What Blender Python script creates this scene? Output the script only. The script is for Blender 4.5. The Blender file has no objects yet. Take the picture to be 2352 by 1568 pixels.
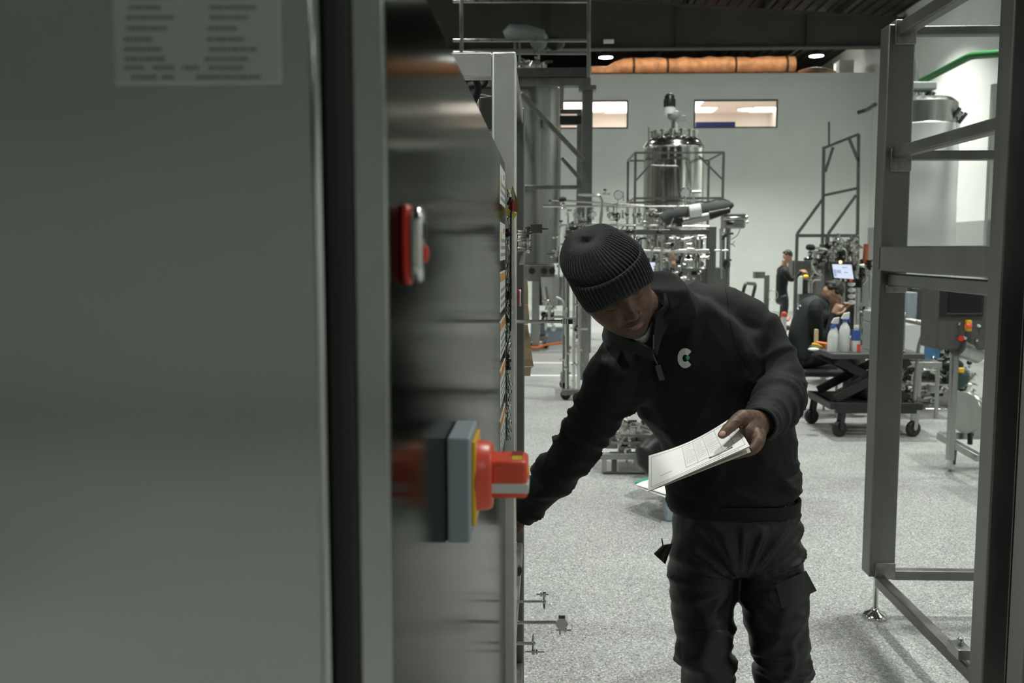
import bpy, bmesh, math, random
from math import sin, cos, pi, radians, sqrt, exp
from mathutils import Vector, Matrix, noise
from mathutils.bvhtree import BVHTree

random.seed(7)
SC = bpy.context.scene
COL = SC.collection

# ------------------------------------------------------------------ camera
FPX, YAW, PIT, CAMZ = 2200.0, radians(2.03), math.atan(212 / 2200.0), 1.6
CAM = Vector((0, 0, CAMZ))
_f = Vector((-sin(YAW) * cos(PIT), cos(YAW) * cos(PIT), -sin(PIT)))
_r = Vector((cos(YAW), sin(YAW), 0))
_u = _r.cross(_f)
cd = bpy.data.cameras.new('camera'); co = bpy.data.objects.new('camera', cd); COL.objects.link(co)
co.location = CAM
co.rotation_euler = Matrix((_r, _u, -_f)).transposed().to_euler()
cd.sensor_width = 36.0; cd.lens = FPX / 2352 * 36; cd.clip_start = 0.02; cd.clip_end = 200
cd.dof.use_dof = True; cd.dof.focus_distance = 2.15; cd.dof.aperture_fstop = 7.0; cd.dof.aperture_blades = 9
SC.camera = co

# ------------------------------------------------------------------ light, world, exposure
w = bpy.data.worlds.new('world'); SC.world = w; w.use_nodes = True
w.node_tree.nodes['Background'].inputs[0].default_value = (0.55, 0.6, 0.58, 1)
w.node_tree.nodes['Background'].inputs[1].default_value = 0.05
SC.view_settings.view_transform = 'Standard'
SC.view_settings.look = 'None'
SC.view_settings.exposure = 0.1
SC.view_settings.gamma = 1.0
SC.view_settings.use_curve_mapping = False
LAMP_W = 105.0
LAMP_XY = [(-7.5, -4), (-2.5, -4), (2.8, -4), (6.9, -4), (-7.5, 2.2), (-2.8, 1.4), (1.9, 4.3), (6.3, 1.8),
           (-7.5, 8), (-2.5, 8.2), (2.6, 9.6), (6.9, 8), (-7.5, 14), (-2.5, 14), (2.6, 15), (6.4, 14),
           (-6.5, 19.5), (-1.5, 19.8), (3.1, 20.2), (6.4, 20), (1.58, 26.3), (7.15, 26.3), (-4.0, 26.3)]
LAMP_Z = 6.85
def lamp_z(y): return 6.70 if y > 25 else LAMP_Z
def area(name, loc, size, power, col, shape='DISK', rot=(0, 0, 0), size_y=None, spread=None):
    l = bpy.data.lights.new(name, 'AREA'); l.shape = shape; l.size = size
    if size_y: l.size_y = size_y
    l.energy = power; l.color = col
    if spread: l.spread = spread
    o = bpy.data.objects.new(name, l); COL.objects.link(o); o.location = loc; o.rotation_euler = rot
    return o
for i, (x, y) in enumerate(LAMP_XY):
    area('high_bay_light', (x, y, lamp_z(y) - 0.012), 0.36, LAMP_W * (0.25 if y > 25 else .55 if y < 0 else 1.9 if y > 19 else 1.1), (0.985, 1.0, 0.935), spread=radians(112))
area('office_light', (1.6, 28.5, 5.9), 6.0, 200, (1.0, 0.87, 0.79), 'RECTANGLE', size_y=4)

# ------------------------------------------------------------------ helpers
def P(px, py, Y):
    d = _f + _r * ((px - 1176) / FPX) + _u * ((784 - py) / FPX)
    return CAM + d * (Y / d.y)
def PZ(px, py, z=0.0):
    d = _f + _r * ((px - 1176) / FPX) + _u * ((784 - py) / FPX)
    return CAM + d * ((z - CAMZ) / d.z)
def ray(px, py):
    return (_f + _r * ((px - 1176) / FPX) + _u * ((784 - py) / FPX)).normalized()
def S(Y): return Y / FPX          # metres per pixel at depth Y

ORG = {}
def thing(name, label, cat, loc, group=None):
    o = bpy.data.objects.new(name, None); COL.objects.link(o); o.location = loc; o.empty_display_size = 0.1
    o['label'] = label; o['category'] = cat
    if group: o['group'] = group
    ORG[o.name] = Vector(loc)
    return o
def tag(o, label=None, cat=None, group=None, kind=None):
    if label: o['label'] = label
    if cat: o['category'] = cat
    if group: o['group'] = group
    if kind: o['kind'] = kind
    return o

def frame_of(ax):
    ax = ax.normalized()
    t = Vector((0, 0, 1)) if abs(ax.z) < 0.9 else Vector((1, 0, 0))
    a = ax.cross(t).normalized(); b = ax.cross(a).normalized()
    return a, b

class B:
    def __init__(s): s.v = []; s.f = []
    def add(s, v, f):
        k = len(s.v); s.v += [Vector(p) for p in v]; s.f += [[i + k for i in q] for q in f]; return s
    def box(s, x0, x1, y0, y1, z0, z1):
        return s.add([(x0, y0, z0), (x1, y0, z0), (x1, y1, z0), (x0, y1, z0), (x0, y0, z1), (x1, y0, z1), (x1, y1, z1), (x0, y1, z1)],
                     [(0, 3, 2, 1), (4, 5, 6, 7), (0, 1, 5, 4), (1, 2, 6, 5), (2, 3, 7, 6), (3, 0, 4, 7)])
    def cbox(s, c, sx, sy, sz, rot=None):
        c = Vector(c); v = []
        for z in (-1, 1):
            for x, y in ((-1, -1), (1, -1), (1, 1), (-1, 1)):
                p = Vector((x * sx / 2, y * sy / 2, z * sz / 2))
                if rot is not None: p = rot @ p
                v.append(c + p)
        return s.add(v, [(0, 3, 2, 1), (4, 5, 6, 7), (0, 1, 5, 4), (1, 2, 6, 5), (2, 3, 7, 6), (3, 0, 4, 7)])
    def bar(s, p0, p1, w_, h=None, side=None):
        p0 = Vector(p0); p1 = Vector(p1); h = h or w_; ax = (p1 - p0).normalized()
        if side is None: side = ax.cross(Vector((0, 0, 1))) if abs(ax.z) < 0.9 else Vector((1, 0, 0))
        a = (side - ax * side.dot(ax)).normalized(); b = ax.cross(a)
        v = [p + a * (i * w_ / 2) + b * (j * h / 2) for p in (p0, p1) for i, j in ((-1, -1), (1, -1), (1, 1), (-1, 1))]
        return s.add(v, [(0, 3, 2, 1), (4, 5, 6, 7), (0, 1, 5, 4), (1, 2, 6, 5), (2, 3, 7, 6), (3, 0, 4, 7)])
    def tube(s, pts, r, n=12, cap=True, flat=None):
        pts = [Vector(p) for p in pts]; m = len(pts)
        rr = r if isinstance(r, (list, tuple)) else [r] * m
        a = None; v = []
        for i, p in enumerate(pts):
            t = (pts[min(i + 1, m - 1)] - pts[max(i - 1, 0)]).normalized()
            if a is None: a, b = frame_of(t)
            a = (a - t * a.dot(t)).normalized(); b = t.cross(a)
            q = rr[i]
            ra, rb = q if isinstance(q, (list, tuple)) else (q, q)
            v += [p + a * (cos(2 * pi * k / n) * ra) + b * (sin(2 * pi * k / n) * rb) for k in range(n)]
        f = [[i * n + k, i * n + (k + 1) % n, (i + 1) * n + (k + 1) % n, (i + 1) * n + k] for i in range(m - 1) for k in range(n)]
        if cap: f += [list(range(n))[::-1], [(m - 1) * n + k for k in range(n)]]
        return s.add(v, f)
    def cyl(s, p0, p1, r, n=16): return s.tube([p0, p1], r, n)
    def lathe(s, o, ax, prof, n=24):
        o = Vector(o); ax = Vector(ax).normalized(); a, b = frame_of(ax); v = []
        for r, h in prof: v += [o + ax * h + a * (cos(2 * pi * k / n) * r) + b * (sin(2 * pi * k / n) * r) for k in range(n)]
        m = len(prof)
        f = [[i * n + k, (i + 1) * n + k, (i + 1) * n + (k + 1) % n, i * n + (k + 1) % n] for i in range(m - 1) for k in range(n)]
        if prof[0][0] > 1e-5: f.append([k for k in range(n)])
        if prof[-1][0] > 1e-5: f.append([(m - 1) * n + k for k in range(n)][::-1])
        return s.add(v, f)
    def ball(s, c, r, n=12, rot=None):
        c = Vector(c); r = r if isinstance(r, (list, tuple)) else (r, r, r); m = max(4, n // 2); v = []
        for i in range(m + 1):
            t = pi * i / m
            for k in range(n):
                p = Vector((r[0] * sin(t) * cos(2 * pi * k / n), r[1] * sin(t) * sin(2 * pi * k / n), r[2] * cos(t)))
                v.append(c + (rot @ p if rot is not None else p))
        return s.add(v, [[i * n + k, (i + 1) * n + k, (i + 1) * n + (k + 1) % n, i * n + (k + 1) % n] for i in range(m) for k in range(n)])
    def prism(s, pts, off):
        off = Vector(off); pts = [Vector(p) for p in pts]; n = len(pts)
        return s.add(pts + [p + off for p in pts], [list(range(n)), [n + k for k in range(n)][::-1]] + [[k, n + k, n + (k + 1) % n, (k + 1) % n] for k in range(n)])
    def build(s, name, mat, parent=None, bevel=0, label=None, kind=None, sharp=38, seg=2):
        bm = bmesh.new()
        vs = [bm.verts.new(p) for p in s.v]
        for q in s.f:
            try: bm.faces.new([vs[i] for i in q])
            except ValueError: pass
        bmesh.ops.remove_doubles(bm, verts=bm.verts, dist=1e-6)
        bmesh.ops.recalc_face_normals(bm, faces=bm.faces)
        me = bpy.data.meshes.new(name); bm.to_mesh(me); bm.free()
        return finish(name, me, mat, parent, bevel, label, kind, sharp, seg)

def finish(name, me, mat, parent=None, bevel=0, label=None, kind=None, sharp=38, seg=2):
    co_ = [v.co for v in me.vertices]
    lo = Vector([min(c[i] for c in co_) for i in range(3)]); hi = Vector([max(c[i] for c in co_) for i in range(3)])
    o_w = Vector(((lo.x + hi.x) / 2, (lo.y + hi.y) / 2, lo.z))
    me.transform(Matrix.Translation(-o_w))
    for p in me.polygons: p.use_smooth = True
    if sharp: me.set_sharp_from_angle(angle=radians(sharp))
    if isinstance(mat, (list, tuple)):
        for m_ in mat: me.materials.append(m_)
    else: me.materials.append(mat)
    o = bpy.data.objects.new(name, me); COL.objects.link(o)
    if parent is not None: o.parent = parent; o.location = o_w - ORG[parent.name]
    else: o.location = o_w
    ORG[o.name] = o_w
    if bevel:
        b = o.modifiers.new('bevel', 'BEVEL'); b.width = bevel; b.segments = seg; b.limit_method = 'ANGLE'; b.angle_limit = radians(40); b.harden_normals = False
    if label: o['label'] = label
    if kind: o['kind'] = kind
    return o

def struct(name, b, mat, parent=None, bevel=0):
    o = b.build(name, mat, parent, bevel)
    if parent is None: o['kind'] = 'structure'
    return o

def fillet(pts, r, k=5):
    pts = [Vector(p) for p in pts]; out = [pts[0]]
    for i in range(1, len(pts) - 1):
        a, b, c = pts[i - 1], pts[i], pts[i + 1]
        d = min(r, (a - b).length * .45, (c - b).length * .45)
        p, q = b + (a - b).normalized() * d, b + (c - b).normalized() * d
        out += [p * (1 - t) ** 2 + b * (2 * t * (1 - t)) + q * t * t for t in [j / k for j in range(k + 1)]]
    return out + [pts[-1]]

def text(s, name, mat, parent, o, ux, uy, size, depth=0.0004, align='LEFT', label=None):
    """raised lettering laid in the plane (ux, uy) at o"""
    cu = bpy.data.curves.new('t', 'FONT'); cu.body = s; cu.size = size; cu.extrude = depth; cu.align_x = align; cu.resolution_u = 3
    ob = bpy.data.objects.new('t', cu); COL.objects.link(ob)
    bpy.context.view_layer.update()
    me = bpy.data.meshes.new_from_object(ob.evaluated_get(bpy.context.evaluated_depsgraph_get()))
    bpy.data.objects.remove(ob); bpy.data.curves.remove(cu)
    ux = Vector(ux).normalized(); uy = Vector(uy).normalized(); n = ux.cross(uy)
    M = Matrix((ux, uy, n)).transposed().to_4x4(); M.translation = Vector(o)
    me.transform(M)
    me.materials.clear()
    return finish(name, me, mat, parent, sharp=0, label=label)

# ------------------------------------------------------------------ materials
MATS = {}
def mat(name, col, rough=.5, metal=0., emit=None, es=0., noise_amt=0., nscale=20., bump=0., bscale=None, aniso=0., sheen=0., trans=0., spec=.5, stretch=(1, 1, 1), rvar=0., coat=0., alpha=1.):
    m = bpy.data.materials.new(name); m.use_nodes = True; nt = m.node_tree; N = nt.nodes; L = nt.links
    p = N['Principled BSDF']
    p.inputs['Base Color'].default_value = (*col, 1); p.inputs['Roughness'].default_value = rough; p.inputs['Metallic'].default_value = metal
    p.inputs['Specular IOR Level'].default_value = spec
    if coat: p.inputs['Coat Weight'].default_value = coat
    if sheen: p.inputs['Sheen Weight'].default_value = sheen; p.inputs['Sheen Roughness'].default_value = .4
    if trans: p.inputs['Transmission Weight'].default_value = trans
    if aniso: p.inputs['Anisotropic'].default_value = aniso
    if alpha < 1: p.inputs['Alpha'].default_value = alpha
    if emit: p.inputs['Emission Color'].default_value = (*emit, 1); p.inputs['Emission Strength'].default_value = es
    if noise_amt or bump or rvar:
        tc = N.new('ShaderNodeTexCoord'); mp = N.new('ShaderNodeMapping'); mp.inputs['Scale'].default_value = stretch
        L.new(tc.outputs['Object'], mp.inputs[0])
        nz = N.new('ShaderNodeTexNoise'); nz.inputs['Scale'].default_value = nscale; nz.inputs['Detail'].default_value = 5
        L.new(mp.outputs[0], nz.inputs['Vector'])
        if noise_amt:
            mr = N.new('ShaderNodeMapRange'); mr.inputs[1].default_value = .3; mr.inputs[2].default_value = .7
            mr.inputs[3].default_value = 1 - noise_amt; mr.inputs[4].default_value = 1 + noise_amt
            L.new(nz.outputs[0], mr.inputs[0])
            mx = N.new('ShaderNodeVectorMath'); mx.operation = 'SCALE'; mx.inputs[0].default_value = col
            L.new(mr.outputs[0], mx.inputs['Scale']); L.new(mx.outputs[0], p.inputs['Base Color'])
        if rvar:
            mr = N.new('ShaderNodeMapRange'); mr.inputs[1].default_value = .3; mr.inputs[2].default_value = .7
            mr.inputs[3].default_value = rough - rvar; mr.inputs[4].default_value = rough + rvar
            L.new(nz.outputs[0], mr.inputs[0]); L.new(mr.outputs[0], p.inputs['Roughness'])
        if bump:
            n2 = nz
            if bscale:
                n2 = N.new('ShaderNodeTexNoise'); n2.inputs['Scale'].default_value = bscale; n2.inputs['Detail'].default_value = 3
                L.new(mp.outputs[0], n2.inputs['Vector'])
            bp = N.new('ShaderNodeBump'); bp.inputs['Strength'].default_value = bump; bp.inputs['Distance'].default_value = .01
            L.new(n2.outputs[0], bp.inputs['Height']); L.new(bp.outputs[0], p.inputs['Normal'])
    MATS[name] = m
    return m

STEEL = mat('brushed_steel', (.38, .39, .37), .32, 1, noise_amt=.12, nscale=12, rvar=.07, stretch=(1, 1, .15))
CHROME = mat('polished_steel', (.68, .69, .66), .14, 1)
PIPE = mat('pipe_steel', (.66, .67, .63), .2, 1, noise_amt=.05)
FRAME = mat('frame_steel', (.22, .22, .21), .42, 1, noise_amt=.18, nscale=7, rvar=.08, stretch=(1, 1, .3))
DARKST = mat('dark_steel', (.12, .12, .115), .42, .9, noise_amt=.15, nscale=9)
TANKM = mat('tank_steel', (.25, .255, .245), .3, 1, noise_amt=.12, nscale=3, rvar=.07, stretch=(2, 2, .1))
BLACK = mat('black_plastic', (.012, .013, .013), .4)
BLACKM = mat('black_paint', (.018, .02, .02), .38, noise_amt=.2)
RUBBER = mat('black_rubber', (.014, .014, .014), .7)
WHITEP = mat('white_plastic', (.74, .76, .74), .4)
HDPE = mat('translucent_bottle', (.72, .76, .74), .35)
RED = mat('red_plastic', (.62, .035, .02), .3)
REDP = mat('signal_red', (.85, .1, .05), .35)
YEL = mat('yellow_plastic', (.8, .5, .02), .4)
ORANGE = mat('orange_plastic', (.8, .2, .04), .45)
BLUE = mat('blue_plastic', (.05, .1, .35), .4)
GREYBX = mat('blue_grey_plastic', (.3, .36, .4), .55, noise_amt=.03)
KRAFT = mat('kraft_paper', (.55, .43, .27), .8, noise_amt=.06, nscale=30)
PAPER = mat('white_paper', (.78, .79, .76), .7)
PAPERB = mat('cream_paper', (.6, .6, .47), .75)
INK = mat('black_ink', (.02, .02, .02), .6)
GREYINK = mat('grey_ink', (.25, .26, .26), .7)
GLASS = mat('clear_glass', (.9, .95, .93), .05, trans=1.0)
GAUGE = mat('gauge_face', (.55, .6, .6), .25)
# ------------------------------------------------------------------ setting
def floor_mat():
    m = bpy.data.materials.new('speckled_floor'); m.use_nodes = True; nt = m.node_tree; N = nt.nodes; L = nt.links
    p = N['Principled BSDF']; tc = N.new('ShaderNodeTexCoord')
    def nz(sc, det=3, ds=0):
        n = N.new('ShaderNodeTexNoise'); n.inputs['Scale'].default_value = sc; n.inputs['Detail'].default_value = det; L.new(tc.outputs['Object'], n.inputs['Vector']); return n
    vo = N.new('ShaderNodeTexVoronoi'); vo.inputs['Scale'].default_value = 190; L.new(tc.outputs['Object'], vo.inputs['Vector'])
    sep = N.new('ShaderNodeSeparateColor'); L.new(vo.outputs['Color'], sep.inputs[0])
    cr = N.new('ShaderNodeValToRGB'); e = cr.color_ramp.elements
    e[0].position = 0; e[0].color = (.13, .14, .13, 1); e[1].position = 1; e[1].color = (.85, .87, .85, 1)
    for pos, c in ((.25, (.3, .31, .3, 1)), (.5, (.42, .435, .42, 1)), (.85, (.49, .505, .49, 1))):
        q = e.new(pos); q.color = c
    L.new(sep.outputs[0], cr.inputs[0])
    big = nz(.8, 4); mr = N.new('ShaderNodeMapRange'); mr.inputs[1].default_value = .3; mr.inputs[2].default_value = .7; mr.inputs[3].default_value = .72; mr.inputs[4].default_value = .93
    L.new(big.outputs[0], mr.inputs[0])
    mx = N.new('ShaderNodeVectorMath'); mx.operation = 'SCALE'; L.new(cr.outputs[0], mx.inputs[0]); L.new(mr.outputs[0], mx.inputs['Scale']); L.new(mx.outputs[0], p.inputs['Base Color'])
    r2 = N.new('ShaderNodeMapRange'); r2.inputs[1].default_value = .3; r2.inputs[2].default_value = .7; r2.inputs[3].default_value = .3; r2.inputs[4].default_value = .5
    L.new(nz(2.5, 5).outputs[0], r2.inputs[0]); L.new(r2.outputs[0], p.inputs['Roughness'])
    bp = N.new('ShaderNodeBump'); bp.inputs['Strength'].default_value = .25; bp.inputs['Distance'].default_value = .003
    L.new(nz(160, 3).outputs[0], bp.inputs['Height']); L.new(bp.outputs[0], p.inputs['Normal'])
    return m
WALL = mat('white_wall', (.77, .80, .765), .75, noise_amt=.03, nscale=1.2, bump=.03, bscale=40)
WALLG = mat('grey_wall_panel', (.36, .37, .36), .7, noise_amt=.04, nscale=2)
ROOFM = mat('dark_roof', (.026, .026, .022), .7, noise_amt=.25, nscale=1)
BEAMM = mat('roof_beam_paint', (.05, .05, .04), .6, noise_amt=.15, nscale=1.5)
LINE = mat('white_line_paint', (.85, .87, .85), .5)
INSUL = mat('foil_insulation', (.62, .44, .3), .6, .0, noise_amt=.3, nscale=6, bump=.6, bscale=9)
OFFW = mat('office_wall', (.85, .8, .76), .8)
LEDM = mat('led_lens', (1, 1, 1), .3, emit=(.93, 1, .97), es=30)
LEDO = mat('office_led_panel', (1, 1, 1), .3, emit=(1, .9, .8), es=3)

XR, XL, YB, YF, WZ = 8.25, -11.0, 25.0, -9.0, 6.03
struct('floor', B().box(XL - .2, XR + .2, YF - .2, YB + .2, -.2, 0), floor_mat())
# far wall with two window openings
a1, a2 = P(1265, 229, YB).x, P(1443, 229, YB).x
b1, b2 = P(1594, 229, YB).x, P(1787, 229, YB).x
zt, zb = P(1500, 230, YB).z, P(1500, 295, YB).z
wb = B(); T = .18
for x0, x1, z0, z1 in ((XL, a1, 0, WZ), (a1, a2, 0, zb), (a1, a2, zt, WZ), (a2, b1, 0, WZ), (b1, b2, 0, zb), (b1, b2, zt, WZ), (b2, XR, 0, WZ)):
    wb.box(x0, x1, YB, YB + T, z0, z1)
struct('wall_back', wb, WALL)
struct('wall_right', B().box(XR, XR + .2, YF, 33, 0, 7.15), WALL)
struct('wall_left', B().box(XL - .2, XL, YF, 33, 0, 7.6), WALL)
struct('wall_front', B().box(XL, XR, YF - .2, YF, 0, 8), WALL)
struct('unseen_dark_panel', B().box(-9.0, -2.6, -2.6, -2.5, 0, 2.6), DARKST)  # unseen panel added behind the camera to darken the cabinet door's reflection
struct('trim_1', B().box(XR - .012, XR, 2, YB, .0, 2.14), WALLG)
struct('baseboard_back', B().box(XL, XR, YB - .02, YB, 0, .14), LINE)
struct('baseboard_right', B().box(XR - .03, XR - .012, 2, YB - .02, 0, .12), LINE)
for k, (x0, x1) in enumerate(((a1, a2), (b1, b2))):
    fr = B(); t = .035
    fr.box(x0, x1, YB - .01, YB + .05, zt - t, zt + .0).box(x0, x1, YB - .01, YB + .05, zb, zb + t).box(x0, x0 + t, YB - .01, YB + .05, zb + t, zt - t).box(x1 - t, x1, YB - .01, YB + .05, zb + t, zt - t)
    wn = struct('window_%d' % (k + 1), fr, DARKST)
    xm = (x0 + x1) / 2 - .1
    for q0, q1 in ((x0 + t, xm), (xm, x1 - t)):
        B().box(q0, q1, YB + .02, YB + .026, zb + t, zt - t).build('pane', GLASS, wn)
# the lit office behind the windows
ofz = zb - 1.0
struct('floor_upper', B().box(XL + 2, XR - 1, YB + T, 32, ofz - .1, ofz), OFFW)
struct('ceiling_upper', B().box(XL + 2, XR - 1, YB + T, 32.1, 6.0, 6.06), OFFW)
struct('wall_upper', B().box(XL + 2, XR - 1, 32, 32.1, ofz, 6.0), OFFW)
struct('wall_upper_right', B().box(XR - 1, XR - .9, YB + T, 32, ofz, 6.0), OFFW)
struct('wall_upper_left', B().box(XL + 1.9, XL + 2, YB + T, 32, ofz, 6.0), OFFW)
def onz(px, py, z):   # a point seen at a pixel on a horizontal plane
    return PZ(px, py, z)
for i, (px, py, dx, dy) in enumerate(((1425, 254, .5, .5), (1365, 260, .16, .16), (1604, 255, .5, .5), (1755, 255, .5, .5), (1702, 261, .16, .16))):
    c = onz(px, py, 5.98)
    big = dx > .3
    lab = ['square office ceiling panel light at the right of the left window', 'round office ceiling light in the left window', 'square office ceiling panel light at the left edge of the right window',
           'square office ceiling panel light at the right of the right window', 'round office ceiling light in the middle of the right window'][i]
    r = thing('office_light', lab, 'ceiling light', (c.x, min(c.y, 31), 5.96))
    y = min(c.y, 31)
    if big:
        B().box(c.x - dx, c.x + dx, y - dy, y + dy, 5.975, 5.999).build('light_frame', WHITEP, r)
        B().box(c.x - dx + .03, c.x + dx - .03, y - dy + .03, y + dy - .03, 5.966, 5.975).build('diffuser', LEDO, r)
    else:
        B().lathe((c.x, y, 5.999), (0, 0, -1), [(0, 0), (.32, 0), (.34, .02), (0, .02)], 24).build('light_frame', WHITEP, r)
        B().lathe((c.x, y, 5.979), (0, 0, -1), [(0, 0), (.29, 0), (.29, .008), (0, .008)], 24).build('diffuser', LEDO, r)
# blue cabinets seen in the right window
for px0, px1, py, lab in ((1598, 1689, 280, 'blue office cabinet at the left of the right window'), (1746, 1786, 292, 'blue office cabinet at the right of the right window')):
    p0, p1 = P(px0, py, 26.2), P(px1, py, 26.2)
    r = thing('office_cabinet', lab, 'cabinet', ((p0.x + p1.x) / 2, 26.4, ofz))
    B().box(p0.x, p1.x, 26.2, 26.6, ofz, p0.z).build('body', BLUE, r, bevel=.01)
    B().box(p0.x + .03, p1.x - .03, 26.18, 26.2, ofz + .05, p0.z - .03).build('door', BLUE, r, bevel=.004)

# roof sheeting (sloping to the right wall), purlins, rafters
def roofz(x): return 7.75 - .067 * abs(x + 2.0)
rb = B()
for x0, x1 in ((XL - .2, -2.0), (-2.0, XR + .2)):
    n = 40
    for i in range(n):
        u0 = x0 + (x1 - x0) * i / n; u1 = x0 + (x1 - x0) * (i + 1) / n; um = (u0 + u1) / 2
        for q0, q1, dz in ((u0, um, 0), (um, u1, .04)):
            z0, z1 = roofz(q0) + dz, roofz(q1) + dz
            rb.add([(q0, YF - .2, z0), (q1, YF - .2, z1), (q1, 34, z1), (q0, 34, z0), (q0, YF - .2, z0 + .1), (q1, YF - .2, z1 + .1), (q1, 34, z1 + .1), (q0, 34, z0 + .1)],
                   [(0, 1, 2, 3), (4, 7, 6, 5), (0, 4, 5, 1), (1, 5, 6, 2), (2, 6, 7, 3), (3, 7, 4, 0)])
struct('ceiling', rb, ROOFM)
struct('wall_attic', B().box(XL, XR, 33.8, 34, 6.3, 7.8), ROOFM)
for i in range(9):
    x = -7.2 + i * 1.75 if i < 9 else 0
    struct('trim_%d' % (i + 2), B().bar((x, YF, roofz(x) - .09), (x, 33.6, roofz(x) - .09), .07, .16), BEAMM)
# deep tapered roof beams across the hall
def roof_beam(y, lab):
    r = thing('roof_beam', lab, 'beam', (0, y, 6.43), None if y > 20 else 'roof beams outside the picture')
    zbm = P(1500, 111, 23).z
    pr = [(XL, zbm), (XR, zbm), (XR, roofz(XR) - .2), (-2, roofz(-2) - .2), (XL, roofz(XL) - .2)]
    B().prism([(x, y - .01, z) for x, z in pr], (0, .02, 0)).build('web', BEAMM, r)
    B().box(XL, XR, y - .14, y + .14, zbm - .03, zbm).build('flange', BEAMM, r)
    for x0, x1 in ((XL, -2), (-2, XR)):
        B().bar((x0, y, roofz(x0) - .19), (x1, y, roofz(x1) - .19), .28, .03, side=Vector((0, 1, 0))).build('flange', BEAMM, r)
    for x in (-6, -3, 0, 3, 6):
        B().box(x - .01, x + .01, y - .12, y + .12, zbm, roofz(x) - .21).build('stiffener', BEAMM, r)
    return r
rb1 = roof_beam(23.0, 'deep dark tapered roof beam spanning the hall just before the far wall')
for y in (16.6, 10.0, 3.4):
    roof_beam(y, 'dark roof beam out of view above the hall')
c = P(1398, 95, 22.85)
t = tag(B().cbox(c, .24, .06, .09).build('junction_box', WHITEP, None, bevel=.01), 'small white box fixed on the dark roof beam above the lamp', 'box')

# painted floor lines on the left
for i, (y0, lab) in enumerate(((833, 'far white painted line on the floor left of the skid'), (862, 'near white painted line on the floor left of the skid'))):
    q = PZ(1230, y0, 0)
    tag(B().box(-4, .75, q.y - .05, q.y + .05, 0, .002).build('floor_line', LINE), lab, 'floor line')
# ------------------------------------------------------------------ roof-space: lamps, foil duct
def high_bay(x, y, lab, grp=None):
    zl = lamp_z(y)
    r = thing('high_bay_lamp', lab, 'lamp', (x, y, zl), grp)
    B().lathe((x, y, zl), (0, 0, 1), [(0, .0), (.19, 0), (.2, .03), (.17, .07), (.1, .09), (.09, .16), (0, .17)], 28).build('housing', BLACKM, r)
    B().lathe((x, y, zl), (0, 0, -1), [(0, 0), (.185, 0), (.18, .006), (0, .008)], 28).build('lens', LEDM, r)
    B().cyl((x, y, zl + .16), (x, y, roofz(x) - .0), .01, 8).build('suspension_rod', DARKST, r)
for i, (x, y) in enumerate(LAMP_XY):
    if y > 25 and x > 0: lab = 'round lit high-bay lamp beyond the beam, left of the two in view' if x < 4 else 'round lit high-bay lamp beyond the beam, right of the two in view'
    else: lab = 'round high-bay lamp hanging from the roof out of view'
    high_bay(x, y, lab, None if (y > 25 and x > 0) else 'high-bay lamps outside the picture')
# foil-wrapped duct resting on the office roof
p0, p1 = P(1358, 178, 25.6), P(1825, 178, 25.6)
r = thing('insulated_duct', 'orange-lit foil-wrapped duct lying along the top of the far wall', 'duct', (0, 25.7, 6.06))
rng = random.Random(3)
pts = [Vector((p0.x + (p1.x - p0.x) * i / 24, 25.75, 6.245)) for i in range(25)]
rr = []
for i in range(25):
    k = .15 if i < 3 else (.21 if i < 4 else .255 + rng.uniform(-.014, .014)); rr.append((k * 1.2, k))
B().tube([p + Vector((0, 0, q[1] - .18)) for p, q in zip(pts, rr)], rr, 20).build('duct_body', INSUL, r)
for i in (5, 9, 17, 23):
    q = rr[i]; B().tube([pts[i] + Vector((-.03, 0, q[1] - .18)), pts[i] + Vector((.03, 0, q[1] - .18))], [(q[0] + .008, q[1] + .008)] * 2, 20).build('strap', BEAMM, r)
B().box(p0.x, p1.x, 25.2, 25.5, 6.06, 6.1).build('ledge', INSUL, r)
area('warm_duct_fill', (3.8, 24.55, 6.95), 5.4, 9, (1, .6, .33), 'RECTANGLE', rot=(radians(60), 0, 0), size_y=.15, spread=radians(50))  # unseen fill light added to warm the duct, no fixture behind the beam
r = thing('roll_of_foil', 'rounded foil bundle on the far wall top, right of the duct', 'roll', (6.5, 25.7, 6.06))
q0, q1 = P(1832, 170, 25.7).x, P(1920, 170, 25.7).x
B().tube([Vector((q0 + (q1 - q0) * i / 8, 25.7, 6.06 + .12)) for i in range(9)], [(.02, .02), (.16, .07), (.2, .1), (.21, .12), (.21, .12), (.2, .11), (.18, .09), (.14, .05), (.02, .02)], 16).build('roll_body', INSUL, r)
q0, q1 = P(1925, 170, 25.5), P(1958, 170, 25.5)
tag(B().box(q0.x, q1.x, 25.4, 25.9, 6.06, 6.42).build('roof_duct_box', WALL, None, bevel=.01), 'pale square box standing on the far wall top by the right corner', 'box')
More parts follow.
